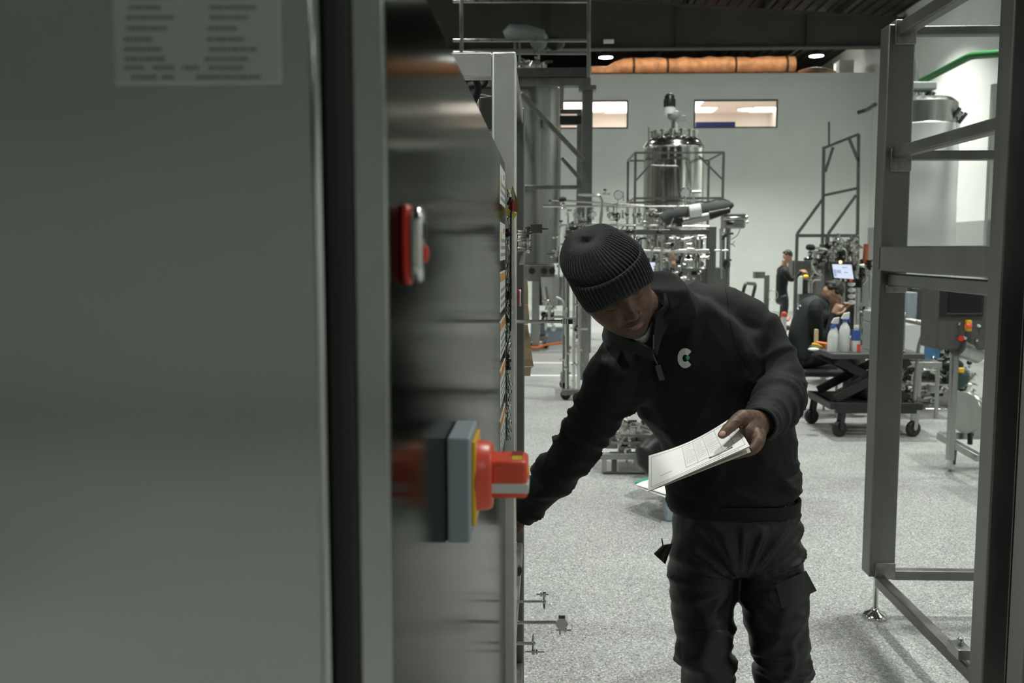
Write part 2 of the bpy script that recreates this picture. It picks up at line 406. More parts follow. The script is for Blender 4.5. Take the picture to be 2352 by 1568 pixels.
# red-lit purlin bracket near the right lamp
# ------------------------------------------------------------------ foreground control cabinet
def cab_mat():
    m = bpy.data.materials.new('cabinet_steel'); m.use_nodes = True; nt = m.node_tree; N = nt.nodes; L = nt.links
    p = N['Principled BSDF']; p.inputs['Base Color'].default_value = (.17, .18, .165, 1); p.inputs['Metallic'].default_value = 1; p.inputs['Specular Tint'].default_value = (.27, .28, .26, 1)
    tc = N.new('ShaderNodeTexCoord'); mp = N.new('ShaderNodeMapping'); mp.inputs['Scale'].default_value = (150, 150, 4); L.new(tc.outputs['Object'], mp.inputs[0])
    n = N.new('ShaderNodeTexNoise'); n.inputs['Scale'].default_value = 6; n.inputs['Detail'].default_value = 4; L.new(mp.outputs[0], n.inputs['Vector'])
    mr = N.new('ShaderNodeMapRange'); mr.inputs[1].default_value = .3; mr.inputs[2].default_value = .7; mr.inputs[3].default_value = .11; mr.inputs[4].default_value = .16
    L.new(n.outputs[0], mr.inputs[0]); L.new(mr.outputs[0], p.inputs['Roughness'])
    b1 = N.new('ShaderNodeBump'); b1.inputs['Strength'].default_value = .025; b1.inputs['Distance'].default_value = .001; L.new(n.outputs[0], b1.inputs['Height'])
    n2 = N.new('ShaderNodeTexNoise'); n2.inputs['Scale'].default_value = 2.2; n2.inputs['Detail'].default_value = 1; L.new(tc.outputs['Object'], n2.inputs['Vector'])
    b2 = N.new('ShaderNodeBump'); b2.inputs['Strength'].default_value = .3; b2.inputs['Distance'].default_value = .006; L.new(n2.outputs[0], b2.inputs['Height']); L.new(b1.outputs[0], b2.inputs['Normal'])
    L.new(b2.outputs[0], p.inputs['Normal'])
    return m
CAB = cab_mat()
DOORM = CAB.copy(); DOORM.name = 'door_steel'; DOORM.node_tree.nodes['Principled BSDF'].inputs['Base Color'].default_value = (.42, .44, .42, 1)
CX, CY0, CY1, CH = -.0954, .577, 2.235, 1.80
cab = thing('control_cabinet', 'large brushed steel control cabinet filling the left of the view', 'cabinet', (-.55, 1.3, 0))
B().box(-1.05, CX, CY0, CY1, .1, CH).build('body', CAB, cab, bevel=.004)
B().box(-1.0, CX - .05, CY0 + .03, CY1 - .03, 0, .1).build('plinth', DARKST, cab)
dx = P(752, 784, .555).x
B().box(-1.04, dx, .545, .572, .14, 1.95 - .16).build('door', DOORM, cab, bevel=.005)
B().box(dx - .001, dx + .012, .562, .577, .14, CH - .01).build('door_seal', RUBBER, cab)
sx0 = P(802, 784, .575).x
B().box(sx0, CX - .0002, .5735, .5768, .12, CH - .006).build('front_frame', DOORM, cab, bevel=.0012)
# engraved plate on the door
pl = [P(265, 195, .544), P(648, 195, .544)]
plate = B().box(pl[0].x, pl[1].x, .5435, .5452, pl[0].z, CH - .02).build('rating_plate', mat('plate_metal', (.45, .47, .45), .36, 1), cab, bevel=.0008)
rows = [(150, [(285, 330), (350, 400), (420, 455), (480, 560)]), (172, [(300, 360), (372, 400), (450, 600)]), (130, [(285, 380), (470, 570)]), (108, [(285, 370), (480, 590)]), (85, [(285, 350), (475, 560)]), (60, [(290, 385), (475, 545)]), (35, [(290, 400), (480, 570)]), (12, [(295, 370), (480, 590)]), (-12, [(295, 400), (480, 560)])]
pb = B()
for yy, segs in rows:
    for x0, x1 in segs:
        x = x0
        while x < x1:
            wd = rng.uniform(4, 9); a, b = P(x, yy, .543), P(min(x + wd, x1), yy + 10, .543)
            pb.box(a.x, b.x, .5432, .5436, b.z, a.z); x += wd + 2.5
pb.build('print', mat('etched_grey', (.14, .15, .145), .5, .6), plate, kind='stuff')
# E-stop style oval handle on the side
def capsule(y0, z0, w_, h_, x0, x1, n=10, shrink=0):
    pts = []
    r_ = w_ / 2 - shrink; hh = h_ / 2 - w_ / 2
    for s_, zc in ((1, hh), (-1, -hh)):
        for k in range(n + 1):
            a = pi * k / n
            pts.append(Vector((x0, y0 + r_ * cos(a) * s_, z0 + zc + s_ * r_ * sin(a))))
    return pts
zc = P(935, 562, .63).z
hd = B().prism(capsule(.643, zc, .026, .054, CX, 0), (.0055, 0, 0)).build('swing_handle', RED, cab, bevel=.002, label='red and chrome oval handle')
B().prism(capsule(.640, zc, .024, .052, CX + .0055, 0, shrink=.0008), (.0085, 0, 0)).build('chrome_cover', CHROME, hd, bevel=.003)
B().ball((CX + .0145, .64, zc - .006), (.003, .005, .006), 16).build('key_button', RED, hd)
B().lathe((CX + .0135, .64, zc + .01), (1, 0, 0), [(0, 0), (.006, 0), (.006, .002), (.004, .0025), (.0038, 0.001), (0, .001)], 20).build('key_barrel', DARKST, hd)
# main switch
sz0, sz1 = P(1050, 1248, .905).z, P(1050, 1006, .905).z
ms = B().box(CX, CX + .023, .905, 1.003, sz0, sz1).build('main_switch', GREYBX, cab, bevel=.003, label='grey enclosure of the main switch', seg=3)
zc = (sz0 + sz1) / 2 + .004; yc = .955
B().box(CX + .023, CX + .027, yc - .035, yc + .035, zc - .043, zc + .041).build('yellow_plate', YEL, ms, bevel=.001)
kb = B()
kb.lathe((CX + .026, yc, zc), (1, 0, 0), [(0, 0), (.036, 0), (.0345, .013), (.032, .0165), (0, .0175)], 40)
kb.build('knob_base', REDP, ms, bevel=.001)
kb = B(); kx0, kx1 = CX + .04, CX + .078
kb.prism([(kx0, yc - .026, zc - .018), (kx0, yc + .026, zc - .018), (kx0, yc + .026, zc + .02), (kx0, yc - .026, zc + .02)], (kx1 - kx0, 0, 0))
kb.build('knob_grip', REDP, ms, bevel=.005, seg=3)
B().box(kx0 - .012, kx1 + .0008, yc - .0268, yc + .0268, zc - .012, zc - .002).build('white_stripe', WHITEP, ms, bevel=.001)
B().box(kx1 - .016, kx1 - .006, yc - .02, yc + .018, zc + .0198, zc + .0206).build('padlock_slot', YEL, ms)
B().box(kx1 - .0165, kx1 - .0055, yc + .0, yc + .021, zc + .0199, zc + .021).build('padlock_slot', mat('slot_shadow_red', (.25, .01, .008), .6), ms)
B().box(kx1 - .006, kx1 + .0012, yc - .012, yc + .02, zc - .0005, zc + .006).build('yellow_insert', YEL, ms)
# stickers at the far end of the cabinet side
stk = [(1, 398, 478, 0), (2, 516, 596, 0), (3, 620, 703, 1), (4, 722, 800, 1), (5, 822, 898, 1), (6, 925, 1000, 1)]
SY0, SY1 = .0954 * FPX / (1254 - 1147.5), CY1 - .02
for k, y0, y1, org in stk:
    za, zb_ = P(1158, y0, SY1).z, P(1158, y1, SY1).z
    st = B().box(CX, CX + .0012, SY0, SY1, zb_, za).build('sticker', WHITEP, cab, label='white sticker with orange header' if org else 'white sticker with red and yellow bars')
    h = za - zb_
    if org: B().box(CX + .0012, CX + .0018, SY0 + .003, SY1 - .003, za - h * .24, za - .003).build('sticker_header', mat('sticker_orange', (.6, .27, .07), .5), st)
    else:
        B().box(CX + .0012, CX + .0018, SY1 - .09, SY1 - .05, za - h * .26, za - .01).build('sticker_header', REDP, st)
        B().box(CX + .0012, CX + .0018, SY0 + .04, SY0 + .06, zb_ + h * .3, za - .02).build('sticker_bar', YEL, st)
    pb = B()
    for i in range(3):
        zz = za - h * (.42 + .19 * i)
        for j in range(3): pb.box(CX + .0012, CX + .0017, SY0 + .03 + j * .075, SY0 + .085 + j * .075, zz - h * .09, zz)
    pb.build('print', GREYINK, st)

# ------------------------------------------------------------------ machine frame behind the cabinet
FX, FY0, FY1 = -.071, 2.262, 3.19
FH = P(1178, 118, 2.262).z
mf = thing('machine_frame', 'bright square-tube machine frame standing just behind the control cabinet', 'frame', (-.4, 2.7, 0))
s = .056
def post(x, y, z0, z1, m=FRAME, sx=s, sy=s): return B().box(x - sx, x, y, y + sy, z0, z1).build('post', m, mf, bevel=.005)
BRIGHT = mat('satin_steel', (.8, .81, .78), .5, 1, noise_amt=.06, nscale=14)
post(FX, FY0, .08, FH, BRIGHT); post(FX, FY1 - .05, .08, FH, FRAME, .05, .05)
post(FX - .75, FY0, .08, FH, BRIGHT); post(FX - .75, FY1 - .05, .08, FH, FRAME, .05, .05)
B().box(FX - .75, FX - s, FY0 + .002, FY0 + s, FH - s, FH - .001).build('cross_beam', BRIGHT, mf, bevel=.004)
B().box(FX - .75, FX - .05, FY1 - .048, FY1 - .002, FH - s, FH - .001).build('cross_beam', FRAME, mf, bevel=.004)
for z in (FH - .001, .62, .2):
    B().box(FX - .046, FX - .004, FY0 + s, FY1 - .05, z - .05, z).build('side_rail', FRAME, mf, bevel=.004)
B().box(FX - .75, FX - s, FY0 + .004, FY0 + .05, .2, .25).build('cross_beam', FRAME, mf, bevel=.004)
for x in (FX - .028, FX - .778):
    for y in (FY0 + .028, FY1 - .025): B().lathe((x, y, 0), (0, 0, 1), [(0, 0), (.035, 0), (.035, .012), (.012, .022), (.01, .09)], 16).build('levelling_foot', CHROME, mf)
# back sheet inside the frame, hoses and pump body seen through the opening
B().box(FX - .7, FX - .1, 2.75, 2.78, .3, 1.75).build('back_sheet', STEEL, mf)
hb = B()
hb.tube(fillet([P(1060, 215, 2.55), P(1085, 196, 2.5), P(1112, 200, 2.5), P(1118, 178, 2.5), P(1085, 178, 2.55), P(1040, 200, 2.6)], .03), .007, 10)
hb.tube(fillet([P(1092, 178, 2.45), P(1100, 205, 2.47), P(1085, 240, 2.5), P(1060, 280, 2.6)], .04), .009, 10)
hb.build('hose', RUBBER, mf)
B().lathe(P(1108, 250, 2.6), (0, 0, 1), [(0, -.12), (.05, -.12), (.05, .0), (.035, .03), (0, .04)], 24).build('filter_housing', STEEL, mf)
B().cbox(P(1118, 262, 2.45), .035, .05, .08).build('terminal_box', DARKST, mf, bevel=.004)
# fittings stacked in the narrow gap between cabinet and post
gb = B(); gb2 = B()
for i in range(34):
    py = 445 + i * 18; 
    if 700 < py < 712 or py > 1015: continue
    yy = 2.248; q = P(1168 + rng.uniform(-2, 3), py, yy); rr_ = rng.uniform(.004, .0085)
    (gb if rng.random() < .75 else gb2).lathe(q, (rng.uniform(-.3, .3), rng.uniform(-.3, .3), 1), [(0, -.008), (rr_, -.008), (rr_, 0), (rr_ * .6, .002), (rr_ * .6, .01), (0, .01)], 12)
gb.tube([P(1166, 640, 2.25), P(1166, 1010, 2.25)], .004, 8)
gb.tube(fillet([P(1162, 622, 2.25), P(1171, 622, 2.25), P(1173, 700, 2.25)], .02), .005, 8)
gb.build('pipe_fittings', CHROME, mf, kind='stuff'); gb2.build('black_fittings', BLACK, mf, kind='stuff')
B().prism([P(1160, 1245, 2.27), P(1187, 1245, 2.27), P(1170, 1568, 2.27), P(1160, 1568, 2.27)], (0, .012, 0)).build('gusset_sheet', BRIGHT, mf, bevel=.001)
# coupling with bracket, tag and clamp rods on the outer side
cp = B(); c0 = P(1198, 553, 2.42)
cp.lathe(c0 + Vector((-.02, 0, 0)), (1, 0, 0), [(0, 0), (.026, 0), (.03, .004), (.03, .009), (.022, .012), (.022, .03), (.031, .033), (.031, .04), (.02, .042), (0, .042)], 28)
for k in range(8):
    a = 2 * pi * k / 8; cp.cyl(c0 + Vector((-.024, .024 * cos(a), .024 * sin(a))), c0 + Vector((.026, .024 * cos(a), .024 * sin(a))), .0025, 6)
cp.tube(fillet([c0 + Vector((-.04, 0, 0)), c0 + Vector((-.015, 0, 0)), c0 + Vector((-.015, 0, -.05))], .01), .004, 8)
cp.build('coupling', CHROME, mf)
tg = B().prism([P(1192, 608, 2.4), P(1204, 608, 2.4), P(1209, 578, 2.4), P(1206, 576, 2.4), P(1196, 590, 2.4)], (0, .0015, 0)).build('hanging_tag', mat('pink_tag', (.72, .62, .64), .5), mf)
text('MX00', 'tag_print', GREYINK, tg, P(1197, 604, 2.398), (.35, 0, 1), (-1, 0, .35), .0085, .0003)
bk = B(); q = P(1232, 525, 2.45); bk.cbox(q, .03, .022, .023); bk.cyl(P(1206, 522, 2.45), P(1222, 524, 2.45), .003, 8); bk.cyl(P(1245, 525, 2.45), P(1259, 525, 2.45), .0025, 8); bk.cbox(P(1213, 525, 2.45), .008, .012, .012)
bk.build('clamp_block', DARKST, mf, bevel=.0015)
def clamp_rod(px0, px1, py, yy, r_, kind):
    b_ = B(); b_.cyl(P(px0, py, yy), P(px1, py, yy), r_, 12); rod = b_.build('clamp_rod', PIPE, mf)
    e = P(px1, py, yy); b_ = B()
    if kind == 'c':
        b_.lathe(e + Vector((.014, 0, -.006)), (0, 0, 1), [(.011, 0), (.0155, 0), (.0155, .012), (.011, .012), (.011, 0)], 24)
        b_.cbox(e + Vector((.018, 0, .004)), .03, .012, .012); b_.cbox(e + Vector((-.006, 0, .012)), .03, .01, .006); b_.cbox(e + Vector((.034, 0, 0)), .005, .02, .022)
    elif kind == 'h':
        b_.lathe(e + Vector((.016, -.012, 0)), (0, 1, 0), [(.012, 0), (.018, 0), (.018, .024), (.012, .024), (.012, 0)], 6)
        b_.cyl(e + Vector((.012, 0, -.014)), e + Vector((.012, 0, -.034)), .003, 8); b_.cyl(e + Vector((.0, 0, -.022)), e + Vector((.042, 0, -.022)), .0022, 8); b_.cbox(e + Vector((.026, 0, -.022)), .006, .009, .009)
    else:
        b_.cyl(e + Vector((0, 0, -.018)), e + Vector((0, 0, .018)), .0035, 8); b_.ball(e, .0065, 10)
        zz = .02 if kind == 'u' else -.024
        b_.cyl(e + Vector((-.022, 0, zz)), e + Vector((.012, 0, zz)) if kind == 'u' else e + Vector((.03, 0, zz)), .0022, 8)
        b_.cbox(e + Vector((0, 0, zz)), .009, .011, .011); b_.cbox(e + Vector((.009 if kind != 'u' else -.009, 0, zz)), .005, .009, .009); b_.ball(e + Vector((0, 0, -zz * .8)), (.0035, .006, .007), 8)
    b_.build('clamp', CHROME, rod)
clamp_rod(1186, 1290, 738, 2.47, .0045, 'c')
clamp_rod(1186, 1250, 1381, 2.6, .0035, 'u')
clamp_rod(1186, 1277, 1429, 2.55, .005, 'h')
clamp_rod(1186, 1225, 1477, 2.5, .0045, 'd')
B().lathe(P(1189, 1310, 2.43), (1, 0, 0), [(0, 0), (.016, 0), (.014, .006), (.007, .012), (0, .013)], 16).build('cap_nut', BLACK, mf)
ct = B().prism(capsule(2.42, P(1184, 685, 2.4).z, .02, .045, FX + .0, 0), (.004, 0, 0)).build('red_indicator', RED, mf, bevel=.001)
B().prism(capsule(2.42, P(1184, 685, 2.4).z, .018, .043, FX + .004, 0), (.004, 0, 0)).build('white_rim', WHITEP, ct, bevel=.001)
# folded warning flag on a black rod
wf = thing('warning_flag', 'folded yellow warning label with dark red symbol on a thin black rod', 'label', tuple(P(1172, 640, 2.305)))
YE = mat('warning_yellow', (.72, .62, .1), .45); DR = mat('dark_red_print', (.25, .01, .008), .4)
top, bot = P(1177, 426, 2.245), P(1177, 528, 2.245)
def tri(a, b_, c_, m, nm): B().prism([a, b_, c_], (0, .0015, 0)).build(nm, m, wf)
ml, mr_ = P(1167, 470, 2.245), P(1191, 466, 2.245); ms_ = P(1177, 480, 2.275)
B().add([top, ml, P(1166, 488, 2.255), ms_, P(1190, 490, 2.255), mr_, P(1177, 428, 2.275)], [(0, 1, 2, 3, 6), (0, 6, 3, 4, 5)]).build('flag_sheet', YE, wf)
B().add([P(1177, 455, 2.240), P(1168, 478, 2.240), P(1176, 488, 2.240), P(1189, 488, 2.240), P(1189, 474, 2.240), P(1177, 456, 2.235), P(1177, 484, 2.230)], [(0, 1, 2, 6), (0, 6, 3, 4)]).build('flag_print', DR, wf)
B().add([P(1163, 475, 2.235), P(1163, 487, 2.235), P(1172, 502, 2.240), P(1177, 490, 2.235), P(1189, 489, 2.235), P(1179, 506, 2.245), P(1178, 530, 2.245), P(1175, 490, 2.265)], [(0, 1, 2, 3), (3, 4, 5, 6), (2, 3, 7)]).build('flag_fold', YE, wf)
B().cyl(P(1173.5, 486, 2.235), P(1172.5, 760, 2.235), .0022, 8).build('rod', BLACK, wf)
# kraft paper sheet hanging behind the far post
kp = B(); n = 14
ke = [(640, 1211), (665, 1213), (700, 1213), (735, 1216), (745, 1212), (770, 1216), (800, 1220), (825, 1223), (842, 1226), (845, 1220), (864, 1218)]
L_, R_ = [], []
for py, px in ke: R_.append(P(px, py, 3.24)); L_.append(P(1150, py, 3.193 + .0 * sin(py * .05)))
for i in range(len(ke) - 1):
    kp.prism([L_[i], R_[i], R_[i + 1] + Vector((0, .01 * (i % 2), 0)), L_[i + 1]], (0, .002, 0))
tag(kp.build('kraft_paper_sheet', KRAFT), 'brown kraft paper hanging beside the machine frame post', 'paper')
# ------------------------------------------------------------------ right-hand support frame
sf = thing('support_frame', 'tall dark square-tube steel frame at the right, nearest one', 'frame', (1.6, 3.5, 0))
X0, X1, Y2, Y1 = 1.39, 1.50, 4.05, 2.98
z_bot = P(1990, 1325, Y2).z; z_top = P(2045, 55, Y2).z
SF = mat('support_frame_steel', (.19, .19, .18), .45, 1, noise_amt=.22, nscale=5, rvar=.08, stretch=(1, 1, .25), bump=.05, bscale=60)
SFL = mat('ground_steel_patch', (.26, .26, .24), .45, 1, noise_amt=.25, nscale=30)
def sbox(nm, x0, x1, y0, y1, z0, z1, m=SF, bv=.006): return B().box(x0, x1, y0, y1, z0, z1).build(nm, m, sf, bevel=bv)
sbox('post', X0, X1, Y2, Y2 + .1, z_bot, z_top)
sbox('post', X0 - .03, X0 + .045, Y1 - .06, Y1 + .03, z_bot, 3.2)
sbox('post', X0 + .0, X0 + .24, Y1 - .25, Y1 - .15, .0, 3.2)
sbox('recess_shade_strip', X0 + .046, X0 + .2, Y1 - .05, Y1 - .03, z_bot, 3.2, RUBBER, 0)  # black strip standing in for the shade in the gap between posts
sbox('post', 2.6, 2.7, Y2, Y2 + .1, z_bot, z_top)
def rail(z0, z1, x0=X0 + .02, x1=X0 + .07, y0=Y1 + .03, y1=Y2): return sbox('rail', x0, x1, y0, y1, z0, z1)
zt1 = P(2060, 52, Y2).z
rail(zt1 - .055, zt1, X0 + .03, X0 + .08)
zm = P(2060, 338, Y2).z
rail(zm - .045, zm, X0 + .03, X0 + .08)
rail(P(2012, 622, Y2).z, 1.612, X0, X0 + .05, Y1 + .03, Y2 + .02)
rail(P(2020, 655, Y2).z, P(2020, 627, Y2).z, X0 + .03, X0 + .08)
zl = P(2000, 1322, Y2).z
rail(zl - .045, zl, X0 + .025, X0 + .07)
for py0, py1 in ((58, 80), (345, 367), (1312, 1334)):
    sbox('cross_rail', X1, 2.6, Y2 + .03, Y2 + .08, P(2150, py1, Y2 + .03).z, P(2150, py0, Y2 + .03).z)
for py0, py1 in ((45, 103), (340, 394), (1292, 1330), (655, 672)):
    z0, z1 = P(2050, py1, Y2).z, P(2050, py0, Y2).z
    sbox('joint_block', X0 + .025, X1 + .001, Y2 - .006, Y2 + .05, z0, z1, SFL, .004)
for x, y in ((X0 + .05, Y2 + .05), (X0 + .01, Y1 - .01), (2.65, Y2 + .05)):
    q = B(); q.lathe((x, y, 0), (0, 0, 1), [(0, 0), (.05, 0), (.052, .01), (.045, .022), (.02, .034), (.014, .045), (.011, .05), (.011, z_bot + .01)], 28); q.cyl((x, y, .03), (x, y, z_bot * .72), .0075, 12)
    q.build('levelling_foot', CHROME, sf)
q = B(); c = P(2205, 1492, 3.2); q.cbox(c, .05, .09, .035); q.cyl(c + Vector((0, 0, .017)), c + Vector((0, 0, .03)), .008, 12); q.ball(c + Vector((0, 0, .035)), .011, 10)
tag(q.build('clamp_bracket', STEEL, sf, bevel=.002))

# ------------------------------------------------------------------ generic process-equipment parts
def pipe(parent, pts, Y, r, m=None, rad=.06, n=10, name='pipe'):
    w_ = [P(p[0], p[1], p[2] if len(p) > 2 else Y) for p in pts]
    if len(w_) > 2: w_ = fillet(w_, rad)
    return B().tube(w_, r, n).build(name, m or PIPE, parent)
def pipes(parent, lst, Y, m=None, name='pipe', rad=.06):
    for pts, r in lst: pipe(parent, pts, Y, r, m, rad, 10, name)
def valve(parent, px, py, Y, s_=.05, ax=(0, 0, 1), knob=None):
    c = P(px, py, Y); ax = Vector(ax)
    b_ = B(); b_.lathe(c - ax * s_ * 1.1, ax, [(0, 0), (s_ * .45, 0), (s_ * .45, s_ * .15), (s_ * .28, s_ * .25), (s_ * .3, s_ * .8), (s_ * .15, s_ * .95), (s_ * .15, s_ * 1.2)], 12)
    v = b_.build('valve', CHROME, parent)
    B().lathe(c, ax, [(0, 0), (s_ * .35, 0), (s_ * .6, s_ * .15), (s_ * .6, s_ * .5), (s_ * .4, s_ * .7), (0, s_ * .75)], 12).build('knob', knob or BLACK, v)
def gauge(parent, px, py, Y, r=.05, stem=None):
    c = P(px, py, Y); b_ = B()
    b_.lathe(c + Vector((0, .02, 0)), (0, -1, 0), [(0, 0), (r, 0), (r * 1.05, .03), (r * .9, .045), (r * .88, .04), (0, .04)], 24)
    b_.cyl(c - Vector((0, 0, r)), c - Vector((0, 0, stem or r * 1.9)), .009, 8)
    g = b_.build('gauge', CHROME, parent)
    B().lathe(c + Vector((0, -.022, 0)), (0, -1, 0), [(0, 0), (r * .85, 0), (r * .85, .002), (0, .002)], 24).build('dial', GAUGE, g)
def flange(b_, c, ax, r, t=.02, n=14): b_.lathe(Vector(c) - Vector(ax) * t / 2, ax, [(0, 0), (r, 0), (r, t), (0, t)], n)
def clutter(parent, x0, x1, y0, y1, Y, k, seed, smin=.012, smax=.03, dark=.15):
    """many small tri-clamp fittings, elbows and stubs between the pipes"""
    rg = random.Random(seed); A, D = B(), B()
    for i in range(k):
        px, py = rg.uniform(x0, x1), rg.uniform(y0, y1); yy = Y + rg.uniform(-.15, .3); c = P(px, py, yy); s_ = rg.uniform(smin, smax)
        ax = rg.choice([(1, 0, 0), (0, 0, 1), (0, 0, 1), (0, 1, 0), (.6, 0, .8)])
        t = D if rg.random() < dark else A; u = rg.random()
        if u < .45: t.lathe(c, ax, [(0, -s_), (s_ * .5, -s_), (s_ * .5, -s_ * .2), (s_, -s_ * .15), (s_, s_ * .2), (s_ * .5, s_ * .3), (s_ * .5, s_ * 1.3), (s_ * .9, s_ * 1.4), (s_ * .9, s_ * 1.7), (0, s_ * 1.7)], 10)
        elif u < .75:
            e = Vector(ax) * s_ * rg.uniform(2, 5); f_ = Vector(rg.choice([(1, 0, 0), (-1, 0, 0), (0, 0, -1), (0, 0, 1)])) * s_ * 3
            t.tube(fillet([c - e, c, c + f_ + Vector((0, .001, 0))], s_ * 1.5), s_ * .42, 8)
        else: t.ball(c, s_ * .8, 8)
    A.build('fittings', PIPE, parent, kind='stuff')
    if D.v: D.build('dark_fittings', BLACK, parent, kind='stuff')
def caster(parent, x, y, r=.05, m=RUBBER, hub=None, top=None, ang=0.):
    top = top or r * 2.6; d = Vector((cos(ang), sin(ang), 0)); s_ = Vector((-sin(ang), cos(ang), 0)); c = Vector((x, y, r)) 
    b_ = B(); b_.lathe(c - s_ * r * .3, s_, [(0, 0), (r * .85, 0), (r, r * .12), (r, r * .48), (r * .85, r * .6), (0, r * .6)], 20); wv = b_.build('caster', m, parent)
    b_ = B(); 
    for q in (-1, 1): b_.bar(c + s_ * q * r * .42, c + s_ * q * r * .42 + d * r * .35 + Vector((0, 0, top - r)), r * .55, r * .1, side=d)
    b_.cbox(c + d * r * .35 + Vector((0, 0, top - r)), r * 1.1, r * 1.1, r * .18); b_.cyl(c - s_ * r * .5, c + s_ * r * .5, r * .16, 10)
    b_.build('fork', hub or STEEL, wv)

# ------------------------------------------------------------------ wheeled pipe skid in the middle
SK = 10.1
sk = thing('pipe_skid', 'wheeled stainless pipe skid with valves and gauges behind the man in the beanie', 'machine', (1.1, SK + .3, 0))
def skbar(nm, a, b_, w_, Y=SK, m=FRAME): return B().bar(P(*a, Y), P(*b_, Y), w_).build(nm, m, sk, bevel=.004)
zf = lambda py, Y=SK: P(1300, py, Y).z
def skpost(px, Y, z1, w_=.07, z0=.12, m=FRAME):
    x = P(px, 572, Y).x; return B().box(x - w_ / 2, x + w_ / 2, Y, Y + w_, z0, z1).build('post', m, sk, bevel=.004)
skpost(1301, SK, zf(555)); skpost(1345, SK + .7, zf(560), .1, m=STEEL); skpost(1635, SK, zf(520), .09); skpost(1563, SK + .8, zf(530), .08); skpost(1660, SK + .8, zf(530), .05)
skbar('beam', (1300, 533), (1630, 533), .055); skbar('beam', (1290, 900), (1660, 900), .06)
B().bar((P(1301, 0, SK).x, SK, .16), (P(1301, 0, SK).x, SK + .9, .16), .06).build('beam', FRAME, sk, bevel=.004)
for px in (1301, 1635):
    for yy in (SK + .04, SK + .85): caster(sk, P(px, 600, SK).x, yy, .055, top=.14)
pipes(sk, [([(1247, 473), (1657, 475)], .013), ([(1268, 459), (1330, 463), (1480, 472)], .012), ([(1328, 446), (1376, 449), (1384, 462), (1379, 515)], .018),
           ([(1305, 516), (1514, 518), (1552, 497)], .014), ([(1532, 520), (1628, 520)], .012), ([(1452, 575), (1628, 575)], .013), ([(1640, 575), (1672, 575)], .011),
           ([(1300, 520), (1300, 905)], .012), ([(1318, 560), (1318, 905)], .014), ([(1330, 560), (1330, 905)], .012), ([(1278, 682), (1296, 690), (1297, 770)], .01),
           ([(1310, 753), (1322, 755), (1350, 755)], .01), ([(1328, 790), (1328, 905)], .012), ([(1321, 480), (1321, 560)], .016), ([(1345, 476), (1345, 520)], .012),
           ([(1410, 476), (1410, 512)], .012), ([(1440, 476), (1440, 512)], .01), ([(1468, 478), (1468, 512)], .012), ([(1495, 478), (1495, 515)], .01),
           ([(1500, 491), (1534, 489)], .01), ([(1655, 525), (1657, 640)], .012), ([(1660, 478), (1660, 530)], .01), ([(1495, 540), (1495, 600)], .012), ([(1420, 458), (1418, 476)], .01),
           ([(1470, 577), (1630, 580)], .008), ([(1520, 540), (1520, 640)], .014), ([(1300, 580), (1285, 584), (1283, 640)], .01)], SK)
B().box(P(1293, 0, SK).x, P(1302, 0, SK).x, SK - .03, SK, zf(557), zf(520)).build('label_plate', WHITEP, sk)
B().box(P(1288, 0, SK).x, P(1296, 0, SK).x, SK - .03, SK, zf(600), zf(568)).build('label_plate', WHITEP, sk)
for px, py, s_ in ((1293, 463, .07), (1263, 463, .03), (1410, 495, .04), (1440, 495, .035), (1468, 494, .04), (1495, 498, .04), (1288, 510, .035), (1317, 529, .08), (1447, 536, .065), (1302, 548, .05), (1514, 537, .05), (1390, 438, .03), (1487, 480, .035)):
    valve(sk, px, py, SK - .08, s_, (rng.uniform(-.2, .2), -.1, 1))
gauge(sk, 1420, 448, SK - .05, .048, .14); gauge(sk, 1574, 442, SK - .05, .05, .15); gauge(sk, 1363, 492, SK, .03)
pipes(sk, [([(1385, 446), (1402, 446)], .014), ([(1590, 441), (1610, 441)], .016), ([(1592, 440), (1594, 474)], .009), ([(1432, 440), (1432, 462)], .008)], SK - .02)
clutter(sk, 1300, 1365, 482, 528, SK, 34, 1); clutter(sk, 1395, 1520, 480, 520, SK, 46, 2); clutter(sk, 1455, 1620, 540, 572, SK + .1, 60, 3, dark=.15)
clutter(sk, 1500, 1625, 578, 640, SK + .15, 60, 4, .014, .034, dark=.12); clutter(sk, 1262, 1320, 500, 620, SK, 26, 5); clutter(sk, 1296, 1334, 640, 880, SK, 34, 6, .01, .022)
clutter(sk, 1530, 1560, 470, 500, SK - .1, 10, 8, .01, .018, 0)
for px0, px1, py0, py1 in ((1455, 1475, 545, 572), (1485, 1500, 552, 575), (1590, 1615, 545, 570), (1590, 1608, 580, 615)):
    c = P((px0 + px1) / 2, py1, SK + .1); B().lathe(c, (0, 0, 1), [(0, 0), ((px1 - px0) / 2 * S(SK), 0), ((px1 - px0) / 2 * S(SK), (py1 - py0) * S(SK) * .8), (.02, (py1 - py0) * S(SK)), (0, (py1 - py0) * S(SK))], 16).build('sight_vessel', PIPE, sk)
x0, x1 = P(1571, 0, SK + .3).x, P(1682, 0, SK + .3).x
B().box(x0, x1, SK + .3, SK + .7, P(0, 720, SK + .3).z, P(0, 613, SK + .3).z).build('pump_cabinet', STEEL, sk, bevel=.01)
B().box(P(1599, 0, SK + .3).x, P(1612, 0, SK + .3).x, SK + .29, SK + .3, P(0, 630, SK + .3).z, P(0, 621, SK + .3).z).build('cabinet_latch', BLACK, sk, bevel=.003)
